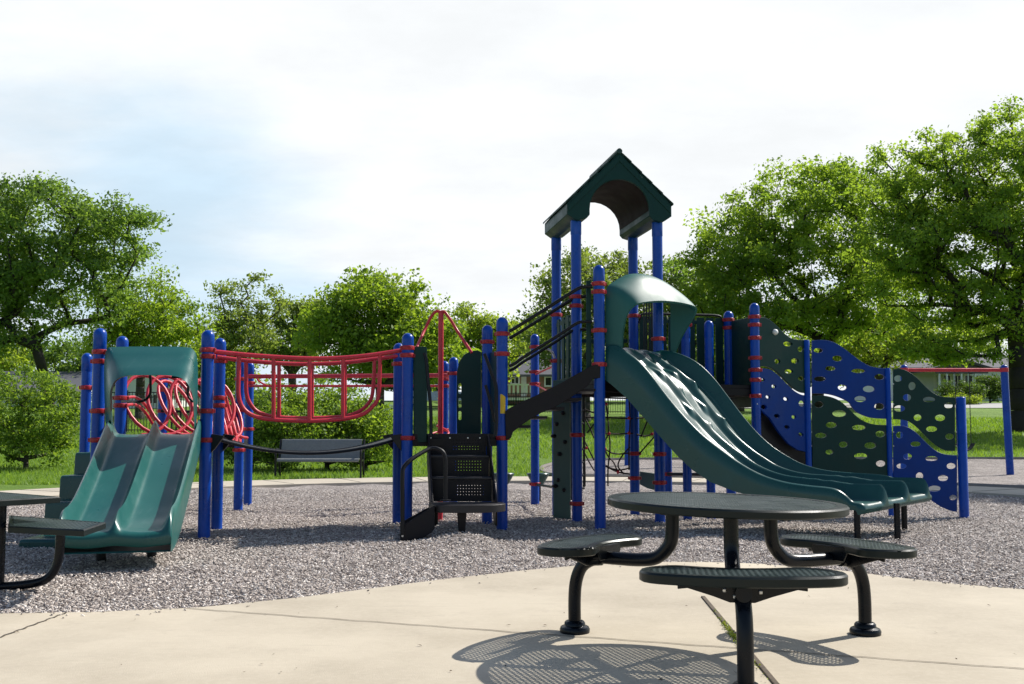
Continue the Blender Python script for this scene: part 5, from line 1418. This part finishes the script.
# ================================================================== TREES AND SHRUBS
LM = {
    'maple': leafmat('maple_leaf', (0.100, 0.185, 0.024), (0.240, 0.340, 0.050), 0.55),
    'locust': leafmat('locust_leaf', (0.105, 0.190, 0.032), (0.245, 0.350, 0.062), 0.60),
    'dark': leafmat('dark_tree_leaf', (0.072, 0.145, 0.038), (0.175, 0.270, 0.068), 0.56),
    'far': leafmat('far_tree_leaf', (0.105, 0.165, 0.050), (0.200, 0.265, 0.076), 0.52),
    'spring': leafmat('spring_leaf', (0.130, 0.200, 0.030), (0.250, 0.335, 0.055), 0.55),
    'shrub': leafmat('shrub_leaf', (0.088, 0.165, 0.026), (0.210, 0.310, 0.056), 0.50),
    'hedge': leafmat('hedge_leaf', (0.042, 0.092, 0.018), (0.100, 0.165, 0.034), 0.40),
}
def tree(name, label, group, base, trunk_h, lobes, nclump, nleaf, lsize, spread, mat, seed, trunk_r=0.25, bark=None, cat='tree', up=0.5, shell=0.6, inner_f=0.13, flat=0.5, limbs=0, droop=0.0, lean=(0, 0)):
    g = np.random.default_rng(seed)
    bx, by = base; bz = tz(bx, by)
    t = thing(name, label, cat, (bx, by, bz), group)
    B = np.array([bx, by, bz])
    # cluster centres through the crown volume
    vol = np.array([l[3] * l[4] * l[5] for l in lobes]); cnt = np.maximum(6 if len(lobes) > 8 else 1, (nclump * vol / vol.sum()).astype(int))
    cl = []
    for l, c in zip(lobes, cnt):
        d = unit(g.normal(size=(c, 3))); rad = (shell + (1 - shell) * g.random(c) ** 0.6) * g.uniform(0.88, 1.10, c)
        inner = g.random(c) < inner_f; rad = np.where(inner, g.random(c) * shell, rad)
        cl.append(np.array(l[:3]) + d * rad[:, None] * np.array(l[3:6]))
    cl = np.concatenate(cl); cl = cl[cl[:, 2] > 0.25 * trunk_h * (0.0 if trunk_h < 0.6 else 1)]
    cl[:, :2] += np.array(lean) * (cl[:, 2:3] / max(trunk_h, 0.5) * 0)
    # skeleton: trunk plus greedy nearest linking, lower and inner first
    nodes = []; parent = []
    nt_ = 6
    for k in range(nt_ + 1):
        f = k / nt_
        nodes.append(np.array([lean[0] * f + 0.05 * trunk_r * math.sin(k * 1.3 + seed), lean[1] * f + 0.05 * trunk_r * math.cos(k * 1.7), trunk_h * f])); parent.append(k - 1)
    topc = nodes[-1]
    order = np.argsort(np.linalg.norm(cl - topc, axis=1))
    leafnodes = []
    for i in order:
        p = cl[i]; N_ = np.array(nodes); dv = p - N_; dist = np.linalg.norm(dv, axis=1)
        cost = dist + 0.8 * np.maximum(0, N_[:, 2] - p[2] + 0.15 * dist) + 0.20 * np.linalg.norm(N_ - topc, axis=1)
        cost[:max(1, nt_ - 1)] += 2.5 if trunk_h > 1 else 0
        j = int(np.argmin(cost)); q = N_[j]; L = dist[j]
        nseg = max(1, int(L / (0.9 if trunk_h > 1 else 0.35)))
        prev = j
        for k in range(1, nseg):
            f = k / nseg; m = q + (p - q) * f + g.normal(0, 0.06 * L / nseg + 0.01, 3); m[2] += 0.10 * L * math.sin(math.pi * f) * (0.6 if droop == 0 else -0.3)
            nodes.append(m); parent.append(prev); prev = len(nodes) - 1
        nodes.append(p); parent.append(prev); leafnodes.append(len(nodes) - 1)
    N_ = np.array(nodes); n = len(N_); load = np.zeros(n); load[leafnodes] = 1
    for i in range(n - 1, 0, -1): load[parent[i]] += load[i]
    rad = trunk_r * np.power(np.maximum(load, 0.6) / load[0], 0.48); rad = np.maximum(rad, 0.006)
    b = MB()
    for i in range(1, n):
        j = parent[i]
        if rad[i] < 0.004: continue
        r0 = min(rad[j], rad[i] * 1.5) if j > nt_ else rad[j]; r1 = rad[i]
        if j == 0: r0 *= 1.35
        sides = 9 if r0 > 0.12 else (6 if r0 > 0.04 else 4)
        b.tube([B + N_[j] - (np.array([0, 0, 0.3]) if j == 0 else 0), B + N_[i]], r0, sides, radii=[r0, r1])
    me_base = Vector((bx, by, bz))
    tr = plain(b, 'trunk', bark or M_bark, t)
    for p_ in tr.data.polygons: p_.use_smooth = True
    # leaves
    nl = nleaf
    which = g.integers(0, len(cl), nl)
    off = np.clip(g.normal(size=(nl, 3)), -1.7, 1.7) * spread * np.array([1, 1, flat]); sc_ = g.uniform(0.5, 1.25, len(cl))
    C = cl[which] + off * sc_[which][:, None]
    # a share of leaves along the twigs
    tw = g.random(nl) < 0.22; tn = g.integers(nt_ + 1, n, nl); C = np.where(tw[:, None], N_[tn] + g.normal(size=(nl, 3)) * spread * 0.5, C)
    if trunk_h > 0.6: C[:, 2] = np.where(C[:, 2] < trunk_h * 0.45, C[:, 2] + trunk_h * 0.4, C[:, 2])
    else: C[:, 2] = np.maximum(C[:, 2], 0.03 + 0.1 * g.random(nl))
    nr = unit(g.normal(size=(nl, 3)) + np.array([0, 0, up]))
    S = lsize * np.clip(g.lognormal(-0.08, 0.32, nl), 0.45, 1.8)
    V, F = leafquads(C + 0.0, nr, S, S * g.uniform(0.42, 0.68, nl), seed + 1, 0.25)
    tint = np.clip(g.beta(2, 2, nl) * 0.5 + 0.5 * g.random(len(cl))[which], 0, 1)
    me = npmesh('crown', V, F, np.repeat(tint, 4))
    cro = link('crown' if cat == 'tree' else 'foliage', me, mat, t, 0)
    return t
def pxw(px, Y): return (px - 512) / 1000 * Y
def pz(py, Y, X): return at(512, py, Y).z - tz(X, Y)
def crown(px, py, rx, ry, Y, base, dy=0.0, ryd=None):
    """ellipsoid lobe seen at column px, row py with half sizes rx, ry pixels, at depth Y; returned relative to the base"""
    bx, by = base; bz = tz(bx, by); q = at(px, py, Y)
    return (q.x - bx, dy + (Y - by), q.z - bz, rx * Y / 1000, (ryd if ryd else rx) * Y / 1000, ry * Y / 1000)
T = tree
# big dark tree at the left
Y = 42; bs = (pxw(50, Y), Y)
T('broadleaf_tree', 'large dark green spreading tree with many stems at the far left', None, bs, 1.3,
  [crown(40, 225, 72, 42, Y, bs), crown(108, 232, 48, 36, Y, bs), crown(5, 255, 50, 50, Y, bs), crown(65, 285, 62, 46, Y, bs), crown(128, 222, 30, 20, Y, bs), crown(-25, 300, 50, 60, Y, bs), crown(10, 345, 40, 24, Y, bs)],
  330, 52000, 0.155, 0.42, LM['dark'], 101, 0.21, M_barkd, inner_f=0.04, shell=0.68)
Y = 52; bs = (pxw(140, Y), Y)
T('broadleaf_tree', 'yellow green tree with bare lower branches right of the big dark tree', None, bs, 2.6,
  [crown(150, 310, 48, 42, Y, bs), crown(120, 330, 40, 40, Y, bs), crown(180, 330, 34, 34, Y, bs)], 170, 20000, 0.17, 0.46, LM['maple'], 102, 0.22)
Y = 58; bs = (pxw(240, Y), Y)
T('broadleaf_tree', 'thin open crowned tree behind the left posts', None, bs, 3.0,
  [crown(225, 310, 24, 30, Y, bs), crown(258, 305, 24, 30, Y, bs), crown(240, 340, 40, 30, Y, bs)], 90, 9500, 0.18, 0.40, LM['far'], 103, 0.2)
Y = 62; bs = (pxw(292, Y), Y)
T('broadleaf_tree', 'small grey green tree between the open tree and the bright maple', None, bs, 2.4,
  [crown(290, 335, 34, 34, Y, bs), crown(310, 320, 20, 22, Y, bs)], 90, 9000, 0.22, 0.5, LM['far'], 104, 0.25)
Y = 34; bs = (pxw(380, Y), Y)
T('maple_tree', 'bright green maple tree behind the red bridge railing', None, bs, 2.2,
  [crown(365, 312, 46, 36, Y, bs), crown(408, 312, 36, 30, Y, bs), crown(340, 330, 42, 34, Y, bs), crown(395, 345, 54, 32, Y, bs), crown(430, 352, 40, 30, Y, bs), crown(365, 292, 22, 20, Y, bs), crown(360, 362, 46, 20, Y, bs)],
  220, 32000, 0.145, 0.40, LM['maple'], 105, 0.15)
Y = 68; bs = (pxw(478, Y), Y)
T('broadleaf_tree', 'distant yellow green tree left of the tower', None, bs, 2.5,
  [crown(470, 335, 32, 30, Y, bs), crown(498, 345, 34, 30, Y, bs), crown(450, 350, 30, 26, Y, bs)], 120, 11000, 0.24, 0.6, LM['spring'], 106, 0.28)
Y = 50; bs = (pxw(585, Y), Y)
T('broadleaf_tree', 'tall loose grey green tree behind the roofed tower', None, bs, 3.0,
  [crown(590, 290, 50, 46, Y, bs), crown(555, 305, 34, 34, Y, bs), crown(632, 300, 42, 44, Y, bs), crown(590, 340, 64, 32, Y, bs), crown(600, 262, 30, 20, Y, bs)], 200, 25000, 0.18, 0.48, LM['far'], 107, 0.26)
Y = 56; bs = (pxw(678, Y), Y)
T('broadleaf_tree', 'green tree showing between the slide hood and the big right tree', None, bs, 2.5,
  [crown(675, 300, 40, 38, Y, bs), crown(700, 325, 44, 34, Y, bs), crown(660, 330, 36, 34, Y, bs)], 140, 13000, 0.22, 0.55, LM['dark'], 108, 0.3)
Y = 50; bs = (pxw(818, Y), Y)
T('locust_tree', 'broad feathery green tree rising behind the climbing wall', None, bs, 2.4,
  [crown(800, 215, 72, 50, Y, bs), crown(745, 255, 52, 42, Y, bs), crown(860, 215, 58, 52, Y, bs), crown(800, 280, 100, 44, Y, bs), crown(835, 185, 42, 30, Y, bs), crown(720, 292, 34, 30, Y, bs), crown(885, 285, 62, 42, Y, bs), crown(780, 322, 90, 18, Y, bs), crown(735, 225, 40, 32, Y, bs), crown(705, 268, 30, 34, Y, bs), crown(735, 318, 46, 24, Y, bs), crown(860, 325, 60, 22, Y, bs)],
  500, 74000, 0.185, 0.46, LM['locust'], 109, 0.30, M_barkd, inner_f=0.08)
Y = 43; bs = (pxw(1021, Y), Y)
T('locust_tree', 'tallest green tree with a thick dark trunk at the right edge', None, bs, 5.5,
  [crown(985, 185, 82, 62, Y, bs), crown(925, 215, 60, 58, Y, bs), crown(1030, 150, 70, 52, Y, bs), crown(960, 255, 90, 44, Y, bs), crown(1060, 230, 90, 80, Y, bs), crown(1010, 295, 66, 26, Y, bs), crown(1110, 190, 60, 80, Y, bs), crown(905, 290, 46, 26, Y, bs), crown(936, 168, 46, 42, Y, bs), crown(940, 235, 50, 60, Y, bs), crown(898, 188, 40, 44, Y, bs), crown(905, 168, 34, 30, Y, bs), crown(890, 245, 36, 34, Y, bs), crown(950, 305, 60, 26, Y, bs), crown(958, 298, 40, 18, Y, bs), crown(975, 318, 34, 14, Y, bs), crown(985, 332, 40, 16, Y, bs), crown(930, 342, 44, 13, Y, bs), crown(1000, 345, 36, 13, Y, bs), crown(938, 354, 34, 7, Y, bs), crown(972, 357, 30, 7, Y, bs), crown(912, 352, 26, 7, Y, bs)],
  640, 92000, 0.155, 0.38, LM['locust'], 110, 0.46, M_barkd, inner_f=0.08)
bs = (16.4, 22.4)  # out of view, added to throw a band of shade over the sidewalk
T('locust_tree', 'unseen tree added outside the right edge to shade the sidewalk', None, bs, 4.5, [(0, 0, 8.6, 2.0, 1.8, 2.2), (-.8, .3, 7.2, 1.5, 1.3, 1.3)], 110, 11000, 0.2, 0.42, LM['locust'], 111, 0.2, M_barkd)
# sunlit trees farther back on the right and beyond the fence
for k, (px, py, rx, ry, Y, mt, lab) in enumerate((
        (740, 352, 46, 30, 62, 'spring', 'low sunlit tree seen under the broad feathery tree'),
        (880, 342, 52, 26, 66, 'spring', 'yellow green sunlit tree between the two big right trees'),
        (955, 335, 48, 22, 98, 'spring', 'pale yellow green tree above the roof of the right house'),
        (820, 355, 48, 28, 72, 'maple', 'mid green tree far behind the middle of the climbing wall'),
        (640, 365, 50, 26, 78, 'dark', 'dark distant tree framed under the tower deck'),
        (545, 335, 36, 26, 95, 'spring', 'distant yellow green tree above the roof of the middle house'),
        (205, 365, 44, 26, 74, 'spring', 'distant pale tree above the red loop climbers'),
        (88, 362, 44, 24, 76, 'dark', 'dark distant tree between the two left houses'),
        (-5, 352, 44, 26, 84, 'spring', 'distant yellow green tree at the left edge behind the roof'),
        (420, 378, 40, 18, 84, 'far', 'low distant tree left of the dark stair panel'))):
    bs = (pxw(px, Y), Y)
    T('broadleaf_tree', lab, 'trees along the far edge of the park', bs, 2.0, [crown(px, py, rx, ry, Y, bs), crown(px - rx * .5, py + ry * .4, rx * .6, ry * .8, Y, bs), crown(px + rx * .5, py + ry * .3, rx * .6, ry * .8, Y, bs)],
      90, 9000, 0.27, 0.65, LM[mt], 200 + k, 0.25)
def shrub(label, px, Y, w, h, n, mat, seed, group=None, size=0.085, name='shrub', spread=0.20):
    bs = (pxw(px, Y), Y)
    return T(name, label, group, bs, 0.35, [(0, 0, h * 0.58, w / 2, w * 0.42, h * 0.42), (-w * .24, 0.1, h * 0.42, w * .30, w * .3, h * .36), (w * .24, -0.1, h * 0.45, w * .30, w * .3, h * .36), (0, -0.2, h * .28, w * .42, w * .35, h * .24)],
             150, n, size, spread, mat, seed, 0.07, cat='shrub', shell=0.5)
shrub('large rounded green shrub on the lawn at the left edge', 28, 26.5, 3.5, 2.75, 21000, LM['shrub'], 301)
shrub('tall loose shrub directly behind the left end of the bench', 282, 25.2, 2.4, 2.35, 12000, LM['shrub'], 302, 'shrubs behind the bench')
shrub('tall shrub behind the middle of the bench', 328, 26.2, 2.5, 2.45, 12000, LM['shrub'], 303, 'shrubs behind the bench')
shrub('lighter shrub behind the right end of the bench', 366, 26.0, 1.7, 1.9, 8000, LM['maple'], 304, 'shrubs behind the bench')
shrub('dark shrub between the slim blue posts and the bench', 253, 26.4, 1.8, 2.1, 9000, LM['hedge'], 305, 'shrubs behind the bench')

# ================================================================== HOUSES, FENCES, CAR
def house(name, label, px0, px1, Y, eave, ridge, depth, wallm, roofm, gable=False, opens=(), porch=False, overhang=0.4):
    xa, xb = pxw(px0, Y), pxw(px1, Y); xm = (xa + xb) / 2; zg = min(tz(xa, Y), tz(xb, Y), tz(xm, Y)); t = thing(name, label, 'house', (xm, Y, zg))
    ze_ = at(512, eave, Y).z; zr_ = at(512, ridge, Y + (0 if gable else depth / 2)).z
    b = MB()
    holes = []
    for (ox0, oy0, ox1, oy1, kind) in opens:
        holes.append((pxw(ox0, Y), at(512, oy1, Y).z, pxw(ox1, Y), at(512, oy0, Y).z, kind))
    if gable:
        out = [(xa, zg - 0.5), (xb, zg - 0.5), (xb, ze_), (xm, zr_), (xa, ze_)]
    else: out = [(xa, zg - 0.5), (xb, zg - 0.5), (xb, ze_), (xa, ze_)]
    f = polyfill(out, [[(h[0], h[1]), (h[2], h[1]), (h[2], h[3]), (h[0], h[3])] for h in holes], 0.2, lambda x, z, d: Vector((x, Y + 0.1 + d, z)))
    f.prism([(xa, Y + 0.2, zg - 0.5), (xa, Y + depth, zg - 0.5), (xa, Y + depth, ze_), (xa, Y + 0.2, ze_)], (0.2, 0, 0))
    f.prism([(xb, Y + 0.2, zg - 0.5), (xb, Y + depth, zg - 0.5), (xb, Y + depth, ze_), (xb, Y + 0.2, ze_)], (-0.2, 0, 0))
    f.prism([(xa + .2, Y + depth, zg - 0.5), (xb - .2, Y + depth, zg - 0.5), (xb - .2, Y + depth, ze_), (xa + .2, Y + depth, ze_)], (0, -0.2, 0))
    f.build('wall', wallm, t, 30)
    b = MB(); oh = overhang
    if gable:
        for s in (-1, 1):
            xe = xm + s * ((xb - xa) / 2 + oh); zz = ze_ - (zr_ - ze_) * oh / ((xb - xa) / 2)
            b.prism([(xm, Y - oh, zr_ + 0.03), (xe, Y - oh, zz + 0.03), (xe, Y - oh, zz + 0.2), (xm, Y - oh, zr_ + 0.2)], (0, depth + 2 * oh, 0))
    else:
        for s in (-1, 1):
            ye = Y - oh if s < 0 else Y + depth + oh; ym = Y + depth / 2; zz = ze_ - (zr_ - ze_) * oh / (depth / 2)
            b.prism([(xa - oh, ye, zz + 0.03), (xa - oh, ym, zr_ + 0.03), (xa - oh, ym, zr_ + 0.2), (xa - oh, ye, zz + 0.2)], (xb - xa + 2 * oh, 0, 0))
        f2 = MB()
        for x in (xa, xb - 0.2):
            f2.prism([(x, Y + 0.1, ze_), (x, Y + depth - 0.1, ze_), (x, Y + depth / 2, zr_)], (0.2, 0, 0))
        f2.build('gable_wall', wallm, t, 30)
    b.build('roof', roofm, t, 30)
    for (hx0, hz0, hx1, hz1, kind) in holes:
        if kind == 'door':
            b = MB(); b.box(((hx0 + hx1) / 2, Y + 0.14, (hz0 + hz1) / 2), (hx1 - hx0, 0.05, hz1 - hz0)); d_ = b.build('door', M_white, t, 0)
            b = MB(); b.box((hx1 - 0.12, Y + 0.09, (hz0 + hz1) / 2), (0.06, 0.05, 0.06)); b.build('handle', M_steel, d_, 0)
        else:
            b = MB()
            for (x_, z_, sx, sz) in (((hx0 + hx1) / 2, hz0, hx1 - hx0 + .1, 0.1), ((hx0 + hx1) / 2, hz1, hx1 - hx0 + .1, 0.1), (hx0, (hz0 + hz1) / 2, 0.1, hz1 - hz0 - .1), (hx1, (hz0 + hz1) / 2, 0.1, hz1 - hz0 - .1), ((hx0 + hx1) / 2, (hz0 + hz1) / 2, 0.06, hz1 - hz0 - .1)):
                b.box((x_, Y - 0.01, z_), (sx, 0.06, sz))
            w_ = b.build('window', M_white, t, 0)
            b = MB(); b.box(((hx0 + hx1) / 2, Y + 0.1, (hz0 + hz1) / 2), (hx1 - hx0, 0.03, hz1 - hz0)); b.build('pane', M_glass, w_, 0)
    return t, xa, xb, zg, ze_, zr_
# right house: pale walls, dark roof, posts along the porch front
H, xa, xb, zg, ze_, zr_ = house('house', 'pale single storey house with dark roof and porch at the right', 893, 1050, 84, 369, 357, 11, M_siding, M_roofing,
    opens=((934, 375.5, 938.5, 395, 'door'), (944, 375, 951, 392, 'window'), (954, 375, 962, 392, 'window'), (965, 375, 973, 392, 'window'), (976, 375, 982, 392, 'window'), (1012, 376, 1024, 388, 'window')))
b = MB(); px0, px1 = pxw(936, 80), pxw(988, 80); xm = (px0 + px1) / 2; zp = at(512, 370, 80).z; zap = at(512, 362, 80).z
for s in (-1, 1):
    xe = xm + s * ((px1 - px0) / 2 + 0.5)
    b.prism([(xm, 79.5, zap), (xe, 79.5, zp - 0.1), (xe, 79.5, zp + 0.1), (xm, 79.5, zap + 0.2)], (0, 7.5, 0))
b.build('porch_roof', M_darkroof, H, 30)
b = MB(); b.prism([(px0, 79.9, zp), (px1, 79.9, zp), (xm, 79.9, zap - 0.02)], (0, 0.1, 0)); b.box((xm, 79.9, zp - 0.16), (px1 - px0, 0.16, 0.26)); b.build('porch_gable', M_roofing, H, 30)
for px in (940, 947.5, 955, 962, 969, 976, 984):
    b = MB(); x = pxw(px, 79.9); b.box((x, 79.9, (tz(x, 79.9) + zp - 0.3) / 2), (0.12, 0.12, zp - 0.3 - tz(x, 79.9))); b.build('porch_post', M_white, H, 0)
shrub('clipped dark hedge shrub in front of the right house porch', 961, 74, 3.6, 1.75, 7000, LM['hedge'], 311, 'shrubs by the right house', 0.14, 'hedge', 0.22)
shrub('tall round dark shrub at the corner of the right house', 990, 76, 2.2, 2.3, 6000, LM['hedge'], 312, 'shrubs by the right house', 0.14, 'hedge', 0.22)
shrub('low yellow green bush in front of the dark hedge', 962, 72.5, 2.4, 0.8, 3500, LM['spring'], 313, 'shrubs by the right house', 0.12, 'shrub', 0.18)
# middle house seen past the stair rail
H, xa, xb, zg, ze_, zr_ = house('house', 'grey roofed house with brick base behind the stairway rails', 478, 572, 74, 375.5, 357, 10, M_brick, M_roofing,
    opens=((511, 376.5, 519, 384, 'window'), (521, 376.5, 526.5, 397, 'door'), (545, 377, 558, 386, 'window'), (488, 377, 500, 386, 'window')))
PCH = MB(); ztop = at(512, 384.6, 71).z; zbot = at(512, 394, 71).z; x0, x1 = pxw(503, 71), pxw(533, 71)
b = PCH
b.box(((x0 + x1) / 2, 72.3, zbot - 0.35), (x1 - x0, 2.8, 0.18)); b.box(((x0 + x1) / 2, 71, ztop), (x1 - x0, 0.10, 0.10))
for k in range(7): b.box((x0 + (x1 - x0) * (k + .5) / 7, 71, (ztop + zbot) / 2), (0.16, 0.04, ztop - zbot))
for x in (x0, x1): b.box((x, 71, (zbot + ztop) / 2 - 0.1), (0.12, 0.12, ztop - zbot + 0.5))
b.build('porch', M_white, H, 0)
# left houses
house('house', 'white gabled house seen through the left slide hood', 112, 172, 66, 388, 364, 10, M_white, M_roofing, gable=True, opens=((122, 394, 130, 404, 'window'), (148, 394, 158, 404, 'window')))
house('house', 'low grey roofed house behind the left edge shrub', -60, 72, 68, 393, 374, 11, M_siding, M_roofing, opens=((5, 397, 18, 405, 'window'), (40, 397, 52, 405, 'window')))

def iron_fence(label, px0, px1, Y, h, pitch=0.125):
    xa, xb = pxw(px0, Y), pxw(px1, Y); t = thing('iron_fence', label, 'fence', ((xa + xb) / 2, Y, tz((xa + xb) / 2, Y)))
    z = lambda x: tz(x, Y)
    b = MB(); n = int((xb - xa) / pitch)
    for k in range(n + 1):
        x = xa + (xb - xa) * k / n; b.box((x, Y, z(x) + h / 2 + 0.03), (0.022, 0.022, h - 0.06))
    for hh in (0.15, h - 0.22, h - 0.03): b.beam((xa, Y, z(xa) + hh), (xb, Y, z(xb) + hh), 0.035, 0.04)
    b.build('picket_panel', M_iron, t, 0)
    m = max(2, int((xb - xa) / 2.4))
    for k in range(m + 1):
        x = xa + (xb - xa) * k / m; b = MB(); b.box((x, Y - 0.001, z(x) + h / 2), (0.07, 0.07, h + 0.12)); b.build('post', M_iron, t, 0)
iron_fence('black iron picket fence seen behind the red loop climbers', 60, 262, 42, 1.75)
iron_fence('black iron picket fence in front of the middle house', 470, 700, 58, 1.25, 0.14)
# white lattice and parked car glimpsed left of the stair panel
Yl = 48; x0, x1 = pxw(382, Yl), pxw(398, Yl); zg = tz(x0, Yl)
t = thing('lattice_panel', 'small white lattice panel on the lawn behind the maple trunk', 'lattice', ((x0 + x1) / 2, Yl, zg))
b = MB(); zt_ = at(512, 404, Yl).z
for k in range(9):
    f = k / 8; x = x0 + (x1 - x0) * f; b.box((x, Yl, (zg + zt_) / 2), (0.035, 0.02, zt_ - zg))
for k in range(5): b.box(((x0 + x1) / 2, Yl - 0.021, zg + (zt_ - zg) * (k + .3) / 4.6), (x1 - x0, 0.02, 0.035))
b.build('lattice', M_white, t, 0)
b = MB(); b.box((x0 - .05, Yl, (zg + zt_) / 2), (0.08, 0.08, zt_ - zg)); b.build('post', M_white, t, 0)
b = MB(); b.box((x1 + .05, Yl, (zg + zt_) / 2), (0.08, 0.08, zt_ - zg)); b.build('post', M_white, t, 0)
Yc = 70; xc = pxw(434, Yc); zc_ = tz(xc, Yc)
t = thing('parked_car', 'silver car parked far off beyond the lawn', 'car', (xc, Yc, zc_))
b = MB()
side = [(-2.2, .35), (-2.25, .75), (-2.1, .9), (-1.35, .98), (-.75, 1.42), (.7, 1.45), (1.4, 1.0), (2.1, .9), (2.2, .6), (2.15, .35)]
rows = []
for y, k in ((-.86, .0), (-.80, .04), (-0.3, .06), (.3, .06), (.80, .04), (.86, 0)):
    rows.append([Vector((xc + x, Yc + y * (0.82 if z > 1.1 else 1), zc_ + z + (k if z > .8 else 0))) for x, z in side])
b.loft(rows, caps=True); b.build('body', M_silver, t, 40)
b = MB()
for s in (-1, 1):
    for pl in ([(-1.15, 1.0), (-.7, 1.36), (-.08, 1.38), (-.08, 1.0)], [(.02, 1.0), (.02, 1.38), (.65, 1.38), (1.2, 1.02)]):
        b.prism([Vector((xc + x, Yc + s * (0.875 - 0.15 * (z - 1.0) / .4), zc_ + z)) for x, z in pl], (0, 0.02 * s, 0))
b.build('window', M_glass, t, 0)
for x in (-1.35, 1.35):
    for s in (-1, 1):
        b = MB(); b.tube([(xc + x, Yc + s * .70, zc_ + .32), (xc + x, Yc + s * .90, zc_ + .32)], .32, 20); w_ = b.build('wheel', M_rubber, t, 40)
        b = MB(); b.tube([(xc + x, Yc + s * .80, zc_ + .32), (xc + x, Yc + s * .912, zc_ + .32)], .19, 16); b.build('rim', M_silver, w_, 40)

# ================================================================== LIGHT AND SKY
sdir = Vector((0.60, 0.40, 0.70)).normalized()
el = math.asin(sdir.z); az = math.atan2(sdir.x, sdir.y)
sun = bpy.data.lights.new('sun', 'SUN'); sun.energy = 5.0; sun.angle = R(0.53); sun.color = (1.0, 0.955, 0.88)
so = bpy.data.objects.new('sun', sun); so.rotation_euler = sdir.to_track_quat('Z', 'Y').to_euler(); so.location = (30, 20, 40); col.objects.link(so)
w = bpy.data.worlds.new('World'); sc.world = w; w.use_nodes = True
nt = w.node_tree; N = nt.nodes; L = nt.links; N.clear()
out = N.new('ShaderNodeOutputWorld')
sky = N.new('ShaderNodeTexSky'); sky.sky_type = 'NISHITA'; sky.sun_disc = False; sky.sun_elevation = el; sky.sun_rotation = az; sky.air_density = 1.0; sky.dust_density = 1.0
bg = N.new('ShaderNodeBackground'); bg.inputs['Strength'].default_value = 0.115; L.new(sky.outputs[0], bg.inputs['Color'])
tc = N.new('ShaderNodeTexCoord'); sx = N.new('ShaderNodeSeparateXYZ'); L.new(tc.outputs['Generated'], sx.inputs[0])
def math_(op, a, b_=None):
    m = N.new('ShaderNodeMath'); m.operation = op
    for i, v in enumerate((a, b_)):
        if v is None: continue
        if isinstance(v, (int, float)): m.inputs[i].default_value = v
        else: L.new(v, m.inputs[i])
    return m.outputs[0]
def mr(v, a, b_, c=0.0, d=1.0, smooth=True):
    m = N.new('ShaderNodeMapRange'); m.interpolation_type = 'SMOOTHSTEP' if smooth else 'LINEAR'
    for k, x in zip(('From Min', 'From Max', 'To Min', 'To Max'), (a, b_, c, d)): m.inputs[k].default_value = x
    L.new(v, m.inputs['Value']); return m.outputs[0]
zc = math_('ADD', math_('MAXIMUM', sx.outputs['Z'], 0.0), 0.22)
cx = N.new('ShaderNodeCombineXYZ'); L.new(math_('DIVIDE', sx.outputs['X'], zc), cx.inputs[0]); L.new(math_('DIVIDE', sx.outputs['Y'], zc), cx.inputs[1])
mp = N.new('ShaderNodeMapping'); mp.inputs['Location'].default_value = (1.3, 0.4, 0); mp.inputs['Scale'].default_value = (0.8, 1.1, 1); L.new(cx.outputs[0], mp.inputs['Vector'])
n1 = N.new('ShaderNodeTexNoise'); n1.inputs['Scale'].default_value = 1.1; n1.inputs['Detail'].default_value = 10; n1.inputs['Roughness'].default_value = 0.55; n1.inputs['Distortion'].default_value = 0.3; L.new(mp.outputs[0], n1.inputs['Vector'])
n2 = N.new('ShaderNodeTexNoise'); n2.inputs['Scale'].default_value = 2.6; n2.inputs['Detail'].default_value = 8; n2.inputs['Roughness'].default_value = 0.6; L.new(mp.outputs[0], n2.inputs['Vector'])
hor = math_('SQRT', math_('ADD', math_('MULTIPLY', sx.outputs['X'], sx.outputs['X']), math_('MULTIPLY', sx.outputs['Y'], sx.outputs['Y'])))
azy = math_('DIVIDE', sx.outputs['Y'], math_('MAXIMUM', hor, 0.001)); azx = math_('DIVIDE', sx.outputs['X'], math_('MAXIMUM', hor, 0.001))
front = mr(azy, 0.35, 0.85)
low = mr(sx.outputs['Z'], 0.75, 0.40)
bank = math_('MULTIPLY', front, low)
dens = math_('ADD', math_('MULTIPLY', n1.outputs['Fac'], 1.0), math_('ADD', mr(azx, -0.42, 0.02, -0.06, 0.30), mr(sx.outputs['Z'], 0.22, 0.36, 0.0, 0.22)))
dens = math_('ADD', dens, mr(azx, -0.50, -0.30, 0.14, 0.0))
thick = mr(dens, 0.38, 0.80, 0.0, 1.0)
dens = bank
cb_ = mr(n2.outputs['Fac'], 0.3, 0.7, 0.83, 0.94)
cc = N.new('ShaderNodeBackground'); cm = N.new('ShaderNodeMix'); cm.data_type = 'RGBA'; cm.inputs['A'].default_value = (0.64, 0.81, 0.95, 1); cm.inputs['B'].default_value = (0.955, 0.98, 1.0, 1); L.new(thick, cm.inputs['Factor']); L.new(cm.outputs['Result'], cc.inputs['Color']); L.new(cb_, cc.inputs['Strength'])
ms = N.new('ShaderNodeMixShader'); L.new(dens, ms.inputs[0]); L.new(bg.outputs[0], ms.inputs[1]); L.new(cc.outputs[0], ms.inputs[2]); L.new(ms.outputs[0], out.inputs[0])

sc.view_settings.view_transform = 'Standard'; sc.view_settings.look = 'None'; sc.view_settings.exposure = 0.22; sc.view_settings.gamma = 1.0
sc.view_settings.use_curve_mapping = False
sc.render.engine = 'CYCLES'
cy = sc.cycles
cy.max_bounces = 8; cy.diffuse_bounces = 5; cy.glossy_bounces = 3; cy.transmission_bounces = 3; cy.transparent_max_bounces = 6
cy.use_denoising = True; cy.caustics_reflective = False; cy.caustics_refractive = False
cy.sample_clamp_indirect = 6
